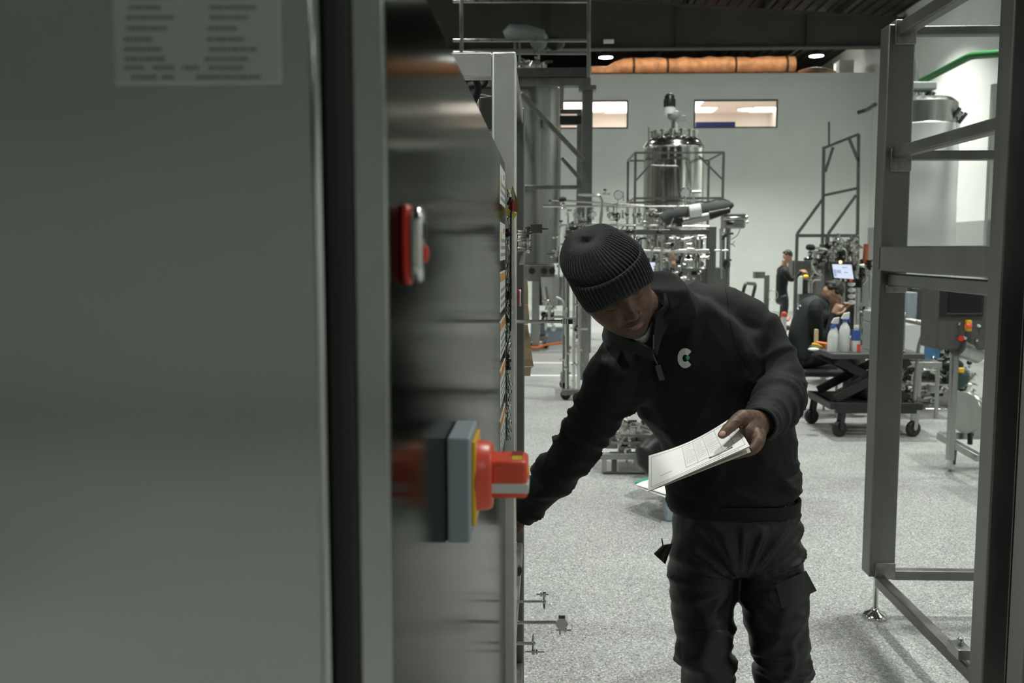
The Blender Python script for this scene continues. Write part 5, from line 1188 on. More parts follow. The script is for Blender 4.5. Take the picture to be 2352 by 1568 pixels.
x = P(2172, 0, 10).x; z1 = P(0, 725, 10).z; B().lathe((x, 10, z1 - .42), (0, 0, 1), [(0, 0), (.13, 0), (.15, .36), (.165, .37), (.165, .42), (.14, .42), (.13, .03), (0, .03)], 24).build('body', mat('mid_blue', (.1, .25, .45), .45), bu); B().lathe((x, 10, z1 - .05), (0, 0, 1), [(.168, 0), (.172, 0), (.172, .05), (.168, .05)], 24).build('white_rim', WHITEP, bu)
B().box(x - .2, x + .2, 9.85, 10.2, 0, z1 - .42).build('stand', STEEL, bu)
# grey posts, hoses and pumps behind, right part
rm = thing('right_pipe_manifold', 'low tangle of steel pipes and pumps on a floor skid behind the lift cart', 'machine', (4.2, 9.9, 0))
RY = 9.9
for px, w_ in ((2050, .07), (2082, .09), (2105, .05)): x = P(px, 700, RY).x; B().box(x - w_ / 2, x + w_ / 2, RY + .2, RY + .28, 0, P(0, 655, RY).z).build('post', FRAME if px != 2082 else STEEL, rm)
B().box(P(2114, 0, RY).x, P(2135, 0, RY).x, RY, RY + .2, 0.4, P(0, 668, RY).z).build('grey_panel', GREYBX, rm, bevel=.006); B().box(P(2135, 0, RY).x, P(2148, 0, RY).x, RY, RY + .2, 0.0, P(0, 660, RY).z).build('post', DARKST, rm)
valve(rm, 2160, 672, RY - .1, .1, (0, -.4, 1)); B().ball(P(2156, 690, RY), (.06, .06, .09), 14).build('steel_bulb', STEEL, rm)
B().box(P(2075, 0, RY).x, P(2250, 0, RY).x, RY - .1, RY, P(0, 930, RY - .1).z, P(0, 918, RY - .1).z).build('base_beam', STEEL, rm)
pipes(rm, [([(2118, 846), (2190, 846)], .025), ([(2118, 880), (2230, 884)], .025), ([(2135, 850), (2165, 862), (2170, 890), (2210, 900)], .03), ([(2120, 915), (2150, 905), (2165, 885)], .025), ([(2168, 700), (2190, 700)], .02), ([(2150, 760), (2200, 758)], .03), ([(2200, 840), (2215, 842), (2216, 900)], .025), ([(2085, 940), (2240, 942)], .02), ([(2140, 835), (2150, 870), (2190, 880)], .015)], RY - .2)
clutter(rm, 2048, 2235, 825, 925, RY - .1, 120, 51, .02, .05, .3); clutter(rm, 2155, 2200, 745, 835, RY - .1, 34, 52, .02, .045, .2)
B().ball(P(2200, 868, RY - .4), (.11, .1, .11), 16).build('green_black_motor', mat('dark_green', (.02, .05, .045), .4), rm); B().cbox(P(2208, 850, RY - .5), .05, .03, .05).build('yellow_cap', YEL, rm, bevel=.01)
B().ball(P(2185, 838, RY - .2), (.12, .1, .07), 14).build('black_pump', BLACK, rm)
for x in (P(2090, 0, RY).x, P(2230, 0, RY).x): B().box(x, x + .06, RY - .1, RY + .3, 0, P(0, 930, RY - .1).z).build('foot', STEEL, rm)
# control desk with dark screen
cp_ = thing('control_pedestal', 'dark grey control pedestal with black screen and red buttons at the right', 'control panel', (3.1, 6.7, 0))
PY = 6.6; xa = P(2185, 0, PY).x; z0, z1 = P(0, 828, PY).z, P(0, 655, PY).z
PAN = mat('pedestal_grey', (.09, .09, .085), .5, .3, noise_amt=.1)
B().box(xa, xa + .34, PY, PY + .3, P(0, 795, PY).z, z1).build('panel_body', PAN, cp_, bevel=.012)
B().box(xa + .004, xa + .3, PY - .012, PY, P(0, 722, PY).z, z1 - .005).build('screen_bezel', BLACK, cp_, bevel=.003); B().box(xa + .06, xa + .28, PY - .016, PY - .012, P(0, 712, PY).z, z1 - .03).build('screen', mat('dark_screen', (.01, .01, .011), .1), cp_)
B().box(xa + .05, xa + .29, PY - .018, PY - .012, P(0, 716, PY).z, P(0, 713, PY).z).build('bezel_lip', DARKST, cp_)
B().tube([P(2185, 795, PY) + V((.05, .02, -.0)), P(2185, 815, PY) + V((.22, .1, 0))], .07, 16).build('swivel_joint', STEEL, cp_)
B().box(xa + .16, xa + .21, PY + .12, PY + .17, .12, P(0, 800, PY).z).build('column', STEEL, cp_, bevel=.01)
b_ = P(2222, 747, PY); yb = B().cbox((b_.x, PY - .015, b_.z), .035, .03, .075).build('yellow_backplate', YEL, cp_, bevel=.003); B().tube([(b_.x - .0, PY - .03, b_.z), (b_.x - .035, PY - .06, b_.z)], [.02, .012], 12).build('red_knob', REDP, yb)
b_ = P(2205, 776, PY); B().lathe((b_.x, PY, b_.z), (-.25, -1, 0), [(0, 0), (.01, 0), (.01, .03), (.018, .03), (.018, .045), (0, .045)], 14).build('emergency_button', RED, cp_)
for px, py, m_ in ((2201, 743, CHROME), (2247, 748, WHITEP), (2241, 781, CHROME), (2215, 776, WHITEP)): B().lathe((P(px, py, PY).x, PY, P(px, py, PY).z), (0, -1, 0), [(0, 0), (.011, 0), (.009, .02), (0, .022)], 12).build('push_button', m_, cp_)
# motor drum on a castered base
md = thing('castered_motor_base', 'grey drum motor mounted on an angled castered steel base at the right', 'machine', (3.3, 6.9, 0))
MYD = 7.0; c = P(2214, 947, MYD)
B().lathe(c, V((1, .45, 0)), [(0, 0), (.15, 0), (.155, .01), (.155, .035), (.1, .045), (.1, .4), (0, .4)], 32).build('drum', STEEL, md)
B().cbox(c + V((.12, .05, -.14)), .08, .08, .08).build('mount', STEEL, md, bevel=.004)
B().bar(P(2158, 1000, MYD + .1), P(2250, 1052, MYD - .35), .05, .05).build('base_beam', STEEL, md, bevel=.003); B().bar(P(2158, 1000, MYD + .1), P(2330, 1000, MYD + .1), .05, .05).build('base_beam', STEEL, md, bevel=.003)
q = P(2180, 1025, MYD); caster(md, q.x, MYD - .05, .055, WHITEP, DARKST, P(0, 1008, MYD).z, .8)
B().cyl(P(2228, 990, MYD), P(2228, 1020, MYD), .018, 10).build('stud', BLACK, md)
q = P(2330, 1000, MYD + .1); caster(md, q.x, MYD + .1, .055, WHITEP, DARKST, q.z - .02, .8)
# ------------------------------------------------------------------ the man in the beanie
man = thing('person', 'man in a ribbed black beanie and black zip sweater leaning over with papers in hand', 'person', (P(1690, 1160, 2.45).x, 2.45, 0))
Dn = 2.25
RJ = dict(shr=P(1418, 842, 2.30), elr=P(1337, 1005, 2.33), wrr=P(1202, 1172, 2.40), shl=P(1722, 758, 2.40), ell=P(1790, 905, 2.30), wrl=P(1746, 972, 2.06))
def seg_d(p, a, b_):
    ab = b_ - a; t = max(0, min(1, (p - a).dot(ab) / ab.dot(ab))); return (p - a - ab * t).length, t
def ridge(v, k=1.6): return (1 - abs(noise.noise(v)) * 2) ** 1 if False else max(0., 1 - abs(noise.noise(v)) * 2.6) ** k
SEGS = [(RJ['shr'], RJ['elr'], 22, .011), (RJ['elr'], RJ['wrr'], 26, .013), (RJ['shl'], RJ['ell'], 26, .007), (RJ['ell'], RJ['wrl'], 34, .010)]
def sweater_disp(c, n_):
    d = 0.; best = None; bd = 9
    for i, (a, b_, fr, am) in enumerate(SEGS):
        q, t = seg_d(c, a, b_)
        if q < bd: bd = q; best = (i, t, a, b_, fr, am)
    i, t, a, b_, fr, am = best
    wgt = smoothstep(.13, .075, bd) * (smoothstep(.1, .5, t) if i in (0, 2) else smoothstep(1.02, .85, t))
    ax = (b_ - a).normalized(); al = (c - a).dot(ax); pr = c - a - ax * al
    v = V((al * fr * .8 + pr.x * 5, pr.y * 7 + i * 7, pr.z * 7 + al * 4))
    d += wgt * am * (ridge(v) - .35)
    # torso: long soft drapes running from the bent side down to the hem
    w2 = 1 - wgt
    q = V((c.x * 9 + c.z * 5, c.y * 4, c.z * 6 - c.x * 7 + 3)); d += w2 * .010 * (ridge(q, 1.3) - .4)
    low = smoothstep(1.2, 1.0, c.z); d += w2 * low * .006 * (ridge(V((c.x * 4, c.y * 4 + 9, c.z * 22 + c.x * 8))) - .3)
    d += .0015 * noise.noise(c * 30)
    return d
t = B()
chain(t, [P(1570, 755, 2.37), P(1532, 712, 2.29), P(1512, 672, 2.215)], [.08, .07, .066], (1, 0, 0), 20, .1)
hem_z = P(1690, 1158, 2.45).z
chain(t, [P(1689, 1150, 2.46), P(1678, 1060, 2.46), P(1655, 960, 2.43), P(1615, 870, 2.40), P(1590, 790, 2.38), P(1585, 735, 2.38)],
      [(.173, .125), (.17, .122), (.172, .12), (.185, .12), (.185, .112), (.12, .08)], (1, 0, -.12), 28, .12)
chain(t, [P(1420, 838, 2.31), P(1480, 775, 2.34), P(1560, 738, 2.38), P(1650, 725, 2.40), P(1718, 755, 2.40)], [.068, .078, .086, .082, .074], (0, 1, 0), 20)
chain(t, [P(1545, 770, 2.32), P(1600, 850, 2.33), P(1640, 960, 2.38)], [(.13, .07), (.15, .08), (.14, .08)], (1, 0, 0), 20)
chain(t, [RJ['shr'], P(1380, 925, 2.31), RJ['elr'], P(1268, 1098, 2.37), RJ['wrr']], [.07, .064, .059, .053, .044], (0, 1, 0), 20, .3)
chain(t, [P(1470, 860, 2.34), P(1415, 905, 2.33), P(1372, 950, 2.32)], [.075, .06, .05], (0, 1, 0), 20)
chain(t, [RJ['shl'], P(1768, 838, 2.37), RJ['ell'], P(1772, 948, 2.18), RJ['wrl']], [.074, .072, .066, .052, .038], (0, 1, 0), 20, .15)
sweater = blob('sweater', t, CLOTH, man, .0075, 5, sweater_disp)
SB = bvh_of(sweater)
def on(px, py, lift=.001, bv_=None):
    h = (bv_ or SB).ray_cast(CAM, ray(px, py))
    if h[0] is None: return None
    n_ = h[1] if h[1].dot(ray(px, py)) < 0 else -h[1]
    return h[0] + n_ * lift
def decal(nm, polyfn, m_, par, cx, cy, rings, th=.0012, bv_=None):
    """patch of sewn print: polar grid dropped on the cloth"""
# cuffs
cuf = B(); d_ = (RJ['wrl'] - P(1772, 948, 2.18)).normalized(); c0_ = RJ['wrl']
prof_c = [(.0385, -.05), (.041, -.045), (.040, -.01), (.0395, .0), (.0375, .022), (.034, .024), (.033, .0), (.031, -.03)]
b_ = B(); b_.lathe(c0_ - d_ * .01, d_, prof_c, 40); cuffl = b_.build('cuff', CLOTH, sweater)
d2 = (RJ['wrr'] - P(1268, 1098, 2.37)).normalized(); b_ = B(); b_.lathe(RJ['wrr'] - d2 * .01, d2, [(r_ * 1.06, h_) for r_, h_ in prof_c], 40); b_.build('cuff', CLOTH, sweater)
# hem band
b_ = B(); hc = P(1689, 1150, 2.46); NH = 64; hv = []
for zz, k in ((.012, .985), (.01, .997), (-.016, .99), (-.02, .98), (-.016, .94), (.01, .94)):
    for j in range(NH):
        a = 2 * pi * j / NH; hv.append(hc + V((cos(a) * .170 * k - .002, sin(a) * .127 * k, zz + .003 * sin(3 * a))))
m6 = 6; b_.add(hv, [[i * NH + j, i * NH + (j + 1) % NH, ((i + 1) % m6) * NH + (j + 1) % NH, ((i + 1) % m6) * NH + j] for i in range(m6) for j in range(NH)])
b_.build('hem', CLOTH, sweater)

# trousers
TJ = dict(kr=P(1618, 1472, 2.41), kl=P(1793, 1478, 2.41))
xr_, xl_ = P(1624, 1568, 2.44).x, P(1803, 1568, 2.44).x
ar, al_ = V((xr_ - .0, 2.47, .09)), V((xl_ + .01, 2.47, .09))
def trouser_disp(c, n_):
    d = 0.
    hi = smoothstep(.62, .8, c.z); kneez = .52
    # whiskers radiating from the crotch
    cr = P(1692, 1325, 2.42); dv = c - cr; ang = math.atan2(dv.z, dv.x); rr = dv.length
    hi *= smoothstep(P(1690, 1172, 2.46).z, P(1690, 1215, 2.46).z, c.z); d += hi * .014 * (ridge(V((ang * 3.2, rr * 3, c.y * 3 + 2)), 1.8) - .3) * smoothstep(.03, .11, rr)
    kn = gs(c.z - kneez, .1); d += kn * .012 * (ridge(V((c.x * 6, c.y * 5, c.z * 26 + 4)), 1.6) - .3)
    d += (1 - hi) * .011 * (ridge(V((c.x * 10 + c.z * 4, c.y * 6 + 5, c.z * 9 - c.x * 6)), 1.4) - .4)
    return d + .0008 * noise.noise(c * 50)
t = B()
chain(t, [P(1690, 1150, 2.46), P(1689, 1205, 2.46), P(1690, 1270, 2.46)], [(.158, .11), (.168, .125), (.168, .125)], (1, 0, 0), 28, .3)
chain(t, [P(1620, 1240, 2.46), P(1616, 1330, 2.45), P(1614, 1400, 2.44), TJ['kr'], P(1622, 1568, 2.44), V((ar.x, 2.48, .3)), ar + V((0, 0, .02))], [.09, .09, .083, .0745, .067, .062, .068], (1, 0, 0), 24, .15)
chain(t, [P(1760, 1240, 2.46), P(1772, 1330, 2.45), P(1782, 1400, 2.44), TJ['kl'], P(1800, 1568, 2.44), V((al_.x, 2.48, .3)), al_ + V((0, 0, .02))], [.09, .09, .085, .076, .07, .063, .068], (1, 0, 0), 24, .15)
trousers = blob('trousers', t, TROUS, man, .0075, 4, trouser_disp)
TB = bvh_of(trousers)
def flap(nm, c4_, n1, n2, lift, par, m_, bv_, th=.003, ys=None):
    g = []
    for i in range(n1 + 1):
        for j in range(n2 + 1):
            u, v = i / n1, j / n2; px = (c4_[0][0] * (1 - u) + c4_[1][0] * u) * (1 - v) + (c4_[3][0] * (1 - u) + c4_[2][0] * u) * v; py = (c4_[0][1] * (1 - u) + c4_[1][1] * u) * (1 - v) + (c4_[3][1] * (1 - u) + c4_[2][1] * u) * v
            q = on(px, py, lift * (.35 + v), bv_) if not ys else P(px, py, (ys[0] * (1 - u) + ys[1] * u) * (1 - v) + (ys[3] * (1 - u) + ys[2] * u) * v - .010 * sin(pi * u) + .003 * sin(5 * u + 3 * v)); g.append((px, py, q, u, v))
    last = None; pts_ = []
    valid = [x for x in g if x[2] is not None]
    for px, py, q, u, v in g:
        if q is None:
            nb_ = min(valid, key=lambda w_: (w_[0] - px) ** 2 + (w_[1] - py) ** 2); q = P(px, py, nb_[2].y + .012)
        pts_.append(q)
    b2 = B(); N2 = n2 + 1; K = len(pts_); back = [p + V((0, th, 0)) for p in pts_]
    f = [[i * N2 + j, i * N2 + j + 1, (i + 1) * N2 + j + 1, (i + 1) * N2 + j] for i in range(n1) for j in range(n2)]; f2 = [[K + x for x in q][::-1] for q in f]
    rim = [i * N2 for i in range(n1 + 1)] + [n1 * N2 + j for j in range(1, n2 + 1)] + [i * N2 + n2 for i in range(n1 - 1, -1, -1)] + [j for j in range(n2 - 1, 0, -1)]
    f3 = [[rim[k], rim[(k + 1) % len(rim)], K + rim[(k + 1) % len(rim)], K + rim[k]] for k in range(len(rim))]
    b2.add(pts_ + back, f + f2 + f3)
    return b2.build(nm, m_, par, sharp=50)
flap('cargo_pocket_flap', [(1782, 1342), (1852, 1311), (1876, 1356), (1796, 1397)], 12, 6, .009, trousers, TROUS, TB, ys=(2.352, 2.40, 2.405, 2.335))
flap('cargo_pocket_flap', [(1545, 1248), (1522, 1252), (1502, 1272), (1528, 1296)], 6, 5, .004, trousers, TROUS, TB, ys=(2.41, 2.42, 2.41, 2.40))
flap('knee_patch', [(1566, 1448), (1678, 1444), (1680, 1566), (1568, 1566)], 12, 12, .0035, trousers, TROUS, TB)
B().cyl(P(1520, 1236, 2.44), P(1524, 1262, 2.44), .002, 6).build('pencil', mat('brown_pencil', (.2, .12, .1), .6), trousers)
for k, a in enumerate((ar, al_)):
    t = B(); sx = -1 if k == 0 else 1
    chain(t, [a + V((0, .01, .06)), a + V((0, 0, .0)), a + V((sx * .02, -.07, -.035)), a + V((sx * .045, -.17, -.045))], [(.052, .055), (.055, .06), (.05, .048), (.042, .035)], (1, 0, 0), 20)
    bt_ = blob('boot', t, BOOT, man, .008, 3)
    so = B(); pts = [a + V((sx * .02 * 0 + x_, y_, -.09)) for x_, y_ in ((-.042, .06), (.042, .06), (.05, -.05), (.05 + sx * .03, -.17), (sx * .045, -.215), (-.05 + sx * .03, -.17), (-.05, -.05))]
    so.prism(pts, (0, 0, .028)).build('sole', RUBBER, bt_, bevel=.006)

# head
HU, HF = V((-.43, -.27, .87)), V((.19, -.94, -.22))
HR = basis(HF, HU)
HO = V((.152, 2.13, 1.511))
BR_ = basis(V((.178, -.929, -.326)), V((-.45, -.37, .82))); BO_ = V((.166, 2.13, 1.498))
def hl(x, y, z): return HO + HR @ V((x, y, z))
h = B(); head_shape(h, HO, HR, 1.0, 120, 110)
chain(h, [P(1540, 745, 2.38), P(1508, 715, 2.28), hl(0, -.03, -.06)], [.045, .052, .058], (1, 0, 0), 24)
for sx in (1, -1):
    h.ball(hl(sx * .073, -.012, -.002), (.007, .018, .027), 16, HR)
    h.ball(hl(sx * .0125, .101, -.037), (.0075, .0085, .0065), 12, HR)
h.ball(hl(0, .113, -.034), (.009, .008, .007), 12, HR)
for sx in (1, -1): h.ball(hl(sx * .031, .0745, -.0005), (.0145, .0115, .0105), 16, HR)
def head_tint(me):
    at = me.color_attributes.new('tone', 'FLOAT_COLOR', 'POINT'); Ri = HR.transposed()
    for i, v in enumerate(me.vertices):
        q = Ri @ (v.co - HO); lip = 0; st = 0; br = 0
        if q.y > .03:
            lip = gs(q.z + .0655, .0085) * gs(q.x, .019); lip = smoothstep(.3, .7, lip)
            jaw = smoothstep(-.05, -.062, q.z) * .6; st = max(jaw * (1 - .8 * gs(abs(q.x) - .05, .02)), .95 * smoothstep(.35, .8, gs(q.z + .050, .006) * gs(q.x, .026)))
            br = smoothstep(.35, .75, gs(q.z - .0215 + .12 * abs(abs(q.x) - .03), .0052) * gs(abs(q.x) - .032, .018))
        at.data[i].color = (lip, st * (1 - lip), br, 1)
def face_mat():
    m = SKIND.copy(); m.name = 'face_skin'; nt = m.node_tree; N = nt.nodes; L = nt.links; p = N['Principled BSDF']
    src = p.inputs['Base Color'].links[0].from_socket
    at = N.new('ShaderNodeAttribute'); at.attribute_name = 'tone'; sp = N.new('ShaderNodeSeparateColor'); L.new(at.outputs['Color'], sp.inputs[0])
    cur = src
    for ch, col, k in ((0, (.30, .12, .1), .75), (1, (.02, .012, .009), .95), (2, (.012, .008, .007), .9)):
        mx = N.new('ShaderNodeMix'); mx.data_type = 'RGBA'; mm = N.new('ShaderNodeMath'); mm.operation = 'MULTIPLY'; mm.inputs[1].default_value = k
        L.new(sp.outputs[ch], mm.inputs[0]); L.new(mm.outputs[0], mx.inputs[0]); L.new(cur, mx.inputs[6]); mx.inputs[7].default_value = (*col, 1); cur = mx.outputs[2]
    L.new(cur, p.inputs['Base Color'])
    return m
head = blob('head', h, face_mat(), man, .0026, 1, None, post=head_tint)
# lowered eyelids with lash line
HB = bvh_of(head); LIDC = mat('lid_crease', (.05, .024, .016), .6)
def onh(x, z, lift):
    h_ = HB.ray_cast(hl(x, .3, z), -(HR @ V((0, 1, 0)))); return (h_[0] if h_[0] is not None else hl(x, .085, z)) + HR @ V((0, lift, 0))
for sx in (1, -1):
    b_ = B(); b_.tube([onh(sx * .031 + .0155 * cos(a), -.004 - .0042 * sin(a), .0002) for a in [pi * k / 14 for k in range(15)]], [.0002 + .0004 * sin(pi * k / 14) for k in range(15)], 6); b_.build('eyelashes', HAIR, head)
    b_ = B(); b_.tube([onh(sx * .031 + .0150 * cos(a), .0045 + .0045 * sin(a), -.0003) for a in [pi * k / 14 for k in range(15)]], [.0002 + .0003 * sin(pi * k / 14) for k in range(15)], 6); b_.build('eyelid_crease', LIDC, head)
    b_ = B(); b_.tube([onh(sx * (.014 + .036 * t_), .0165 + .004 * sin(pi * t_), .0003) for t_ in [k / 12 for k in range(13)]], [.0008 + .0022 * sin(pi * min(1, k / 12 + .12)) for k in range(13)], 8); b_.build('eyebrow', HAIR, head)
    b_ = B()
# beanie: ribbed dome and folded cuff
def knit_surface(prof, ribs, amp, n=480, tilt=0., twist=0.):
    """prof: (radius_x, radius_y, height, y shift) ; returns vertex rings with ribs"""
    v = []
    for i, (rx, ry, z, ys, am) in enumerate(prof):
        for k in range(n):
            a = 2 * pi * k / n; rb_ = cos(ribs * a + twist * i); rb_ = (abs(rb_) ** .6) * (1 if rb_ > 0 else -1)
            m_ = 1 + 0 * a; lx = cos(a) * (rx + rb_ * amp * am); ly = sin(a) * (ry + rb_ * amp * am) + ys
            v.append((lx, ly, z - (tilt * sin(a)) - .028 * abs(cos(a)) ** 2.5 * smoothstep(.11, .04, z)))
    return v
nB = 600; RIB = 58
prof = []
top = .150
for i in range(40):
    t_ = i / 39
    if t_ < .45: e_ = t_ / .45; rx = .0765 + .009 * sin(e_ * pi * .6); z = .045 + .045 * e_
    else:
        e_ = (t_ - .45) / .55; rx = .085 * cos(e_ * pi / 2) ** .72 + .0002; z = .09 + (top - .09) * sin(e_ * pi / 2)
    prof.append((rx, rx * 1.17, z, -.014 - .012 * max(0, z - .07) / .07, min(1, rx / .06)))
vv = knit_surface(prof, RIB, .0016, nB, tilt=.006, twist=.012)
# slouch folds on the crown
out = []
for (x, y, z) in vv:
    q = V((x, y, z)); k_ = smoothstep(.07, .13, z)
    q += V((0, 0, 1)) * k_ * .010 * (noise.noise(V((x * 16, y * 16, 3))) ) + V((x, y, 0)) * .06 * k_ * noise.noise(V((x * 20, y * 20, z * 14)))
    q.x += .010 * k_; out.append(BO_ + BR_ @ q)
b_ = B(); b_.add(out, [[i * nB + k, i * nB + (k + 1) % nB, (i + 1) * nB + (k + 1) % nB, (i + 1) * nB + k] for i in range(39) for k in range(nB)] + [[39 * nB + k for k in range(nB)]])
bean = b_.build('beanie', KNIT, man, sharp=0)
prof2 = [(.075, .090, .038, -.010, 0), (.079, .095, .0365, -.010, .4), (.0835, .1005, .0375, -.010, 1), (.086, .1035, .044, -.010, 1), (.0875, .105, .059, -.010, 1), (.088, .106, .074, -.010, 1), (.0875, .1055, .085, -.010, 1), (.0855, .1035, .0905, -.010, 1), (.082, .099, .091, -.010, .4), (.0785, .095, .087, -.010, 0)]
vv = knit_surface(prof2, RIB, .0015, nB, tilt=.004)
b_ = B(); nn = len(prof2)
b_.add([BO_ + BR_ @ (V(q) + V((0, 0, .004 * noise.noise(V((q[0] * 12, q[1] * 12, 1)))))) for q in vv], [[i * nB + k, i * nB + (k + 1) % nB, ((i + 1) % nn) * nB + (k + 1) % nB, ((i + 1) % nn) * nB + k] for i in range(nn) for k in range(nB)])
b_.build('folded_cuff', KNIT, bean, sharp=0)

# collar, undershirt, zip, logo
def strip(nm, pts_in, pts_out, th, m_, par, sub_=6):
    """collar leaf between two edge curves"""
    def cat(ps, n_):
        ps = [V(p) for p in ps]; out_ = []; m_ = len(ps)
        for i in range(m_ - 1):
            for j in range(n_):
                t_ = j / n_; a, b2, c, d = ps[max(i - 1, 0)], ps[i], ps[i + 1], ps[min(i + 2, m_ - 1)]
                out_.append(.5 * ((2 * b2) + (c - a) * t_ + (2 * a - 5 * b2 + 4 * c - d) * t_ * t_ + (3 * b2 - a - 3 * c + d) * t_ ** 3))
        return out_ + [ps[-1]]
    A, C = cat(pts_in, sub_), cat(pts_out, sub_); n_ = len(A); b2 = B(); R3 = 5; v = []
    for i in range(n_):
        t_ = (A[min(i + 1, n_ - 1)] - A[max(i - 1, 0)]); w_ = C[i] - A[i]; nn_ = t_.cross(w_).normalized()
        ring = []
        for j in range(R3): u = j / (R3 - 1); ring.append(A[i] + w_ * u + nn_ * (th / 2 + .25 * th * sin(pi * u)))
        for j in range(R3 - 1, -1, -1): u = j / (R3 - 1); ring.append(A[i] + w_ * u - nn_ * (th / 2))
        v += ring
    K = 2 * R3; f = [[i * K + j, i * K + (j + 1) % K, (i + 1) * K + (j + 1) % K, (i + 1) * K + j] for i in range(n_ - 1) for j in range(K)] + [list(range(K)), [(n_ - 1) * K + j for j in range(K)][::-1]]
    b2.add(v, f); return b2.build(nm, m_, par, sharp=60)
# collar ring: back of neck -> viewer-right leaf -> down to the zip; and viewer-left leaf
base = [(1400, 775, 2.17), (1425, 800, 2.14), (1462, 815, 2.14), (1495, 815, 2.17)]
strip('collar', [P(1508, 815, 2.19), P(1518, 775, 2.21), P(1540, 735, 2.235), P(1558, 704, 2.26), P(1556, 674, 2.30), P(1540, 650, 2.36)],
      [P(1499, 800, 2.15), P(1499, 765, 2.15), P(1507, 722, 2.165), P(1528, 698, 2.175), P(1520, 655, 2.22), P(1499, 625, 2.29)], .006, CLOTH, sweater)
strip('collar', [P(1500, 828, 2.17), P(1465, 812, 2.17), P(1425, 800, 2.2), P(1392, 790, 2.26), P(1385, 770, 2.34)],
      [P(1497, 800, 2.14), P(1462, 785, 2.13), P(1425, 768, 2.14), P(1398, 752, 2.19), P(1392, 740, 2.27)], .006, CLOTH, sweater)
strip('undershirt', [P(1435, 788, 2.16), P(1460, 793, 2.16), P(1485, 783, 2.17), P(1503, 760, 2.19)], [P(1438, 770, 2.155), P(1460, 780, 2.145), P(1483, 768, 2.155), P(1499, 738, 2.18)], .004, mat('grey_undershirt', (.4, .41, .4), .9), sweater)
zp = [on(x, y, .0015) for x, y in ((1499, 812), (1504, 824), (1511, 838))]
zp = [q for q in zp if q is not None]
b_ = B(); b_.tube([P(1501, 770, 2.135), P(1500, 800, 2.14)] + zp, .0022, 8); zo = b_.build('zip', DARKST, sweater)
q0, q1 = on(1511, 836, .006), on(1522, 870, .006)
B().bar(q0, q1, .014, .003, side=V((1, -.2, 0))).build('zip_pull', mat('grey_rubber_tag', (.07, .085, .085), .5), zo, bevel=.001)
qz = [on(1524, 868, .001), on(1530, 900, .0005), on(1531, 940, .0005)]
if all(q is not None for q in qz): B().tube(qz, .0012, 6).build('placket_seam', CLOTH, sweater)
def polar(nm, cx, cy, r0, r1, a0, a1, m_, par, nr=4, na=36, sx=1., sy=1., th=.0016, lift=.0012):
    rows_ = []
    for i in range(nr + 1):
        for j in range(na + 1):
            r_ = r0 + (r1 - r0) * i / nr; a = radians(a0 + (a1 - a0) * j / na); rows_.append(on(cx + r_ * cos(a) * sx, cy - r_ * sin(a) * sy, lift))
    b2 = B(); K = len(rows_); f = [[i * (na + 1) + j, i * (na + 1) + j + 1, (i + 1) * (na + 1) + j + 1, (i + 1) * (na + 1) + j] for i in range(nr) for j in range(na)]
    nrm = V((0, -1, .0))
    b2.add(rows_, f)
    return b2.build(nm, m_, par, sharp=0)
lg = polar('chest_logo', 1574, 822, 8, 22.5, 42, 318, mat('logo_white', (.68, .7, .7), .6), sweater, 5, 44, .78, 1.0, lift=.0025)
polar('logo_dot', 1579, 821, 0.3, 5.2, 0, 360, mat('logo_green', (.08, .36, .24), .6), lg, 3, 24, .8, 1.0, lift=.0035)
# seams over the shoulders
def seam(pts, r_=.001):
    pts = [(pts[i][0] + (pts[i + 1][0] - pts[i][0]) * j / 10, pts[i][1] + (pts[i + 1][1] - pts[i][1]) * j / 10) for i in range(len(pts) - 1) for j in range(10)]
    q = [on(x, y, .0004) for x, y in pts]; q = [x for x in q if x is not None]
    if len(q) > 2: B().tube(q, r_, 6).build('seam', CLOTH, sweater)
seam([(1665, 655), (1672, 690), (1675, 730), (1690, 790), (1720, 850)]); seam([(1400, 800), (1395, 850), (1400, 900), (1425, 945)])

# hand on the papers
HP = dict()
b_ = B(); wr = RJ['wrl'] + d_ * .015
palm_c = P(1726, 990, 2.02)
chain(b_, [wr - d_ * .03, P(1738, 975, 2.05), P(1727, 990, 2.015), P(1722, 1008, 1.99)], [(.029, .024), (.033, .026), (.036, .022), (.034, .018)], (0, .4, 1), 20)
chain(b_, [P(1733, 962, 2.04), P(1708, 958, 2.0), P(1693, 965, 1.985), P(1672, 985, 1.965), P(1656, 1000, 1.95)], [.018, .0165, .0135, .0118, .0085], (0, 0, 1), 16) 
chain(b_, [P(1728, 962, 2.03), P(1706, 956, 1.995)], [.02, .015], (0, 0, 1), 16)
for k, (pts, r_) in enumerate((([(1738, 992, 1.99), (1741, 1012, 1.965), (1728, 1032, 1.955), (1700, 1042, 1.96), (1672, 1050, 1.965)], .0105), ([(1742, 985, 2.02), (1747, 1006, 1.995), (1733, 1030, 1.985), (1704, 1036, 1.985), (1676, 1040, 1.99)], .0105),
                                ([(1744, 978, 2.045), (1749, 1000, 2.02), (1735, 1024, 2.01), (1706, 1028, 2.01), (1682, 1030, 2.012)], .01), ([(1745, 972, 2.065), (1748, 992, 2.045), (1734, 1014, 2.035), (1710, 1018, 2.032)], .0088))):
    chain(b_, [P(*q) for q in pts], [r_ * 1.15, r_ * 1.05, r_, r_ * .9, r_ * .72][:len(pts)], (0, 1, 0), 14)
def hand_disp(c, n_): return .0009 * (ridge(c * 55) - .3)
hand = blob('hand', b_, SKIND, man, .0022, 3, hand_disp)
NAIL = mat('finger_nail', (.3, .15, .09), .5)
tq = P(1657, 1000, 1.944); tdir = (P(1656, 1000, 1.95) - P(1672, 985, 1.965)).normalized()
B().ball(tq + V((.001, -.004, .005)), (.0064, .0088, .0014), 14, basis(tdir, (0, -.62, .78))).build('thumb_nail', NAIL, hand)
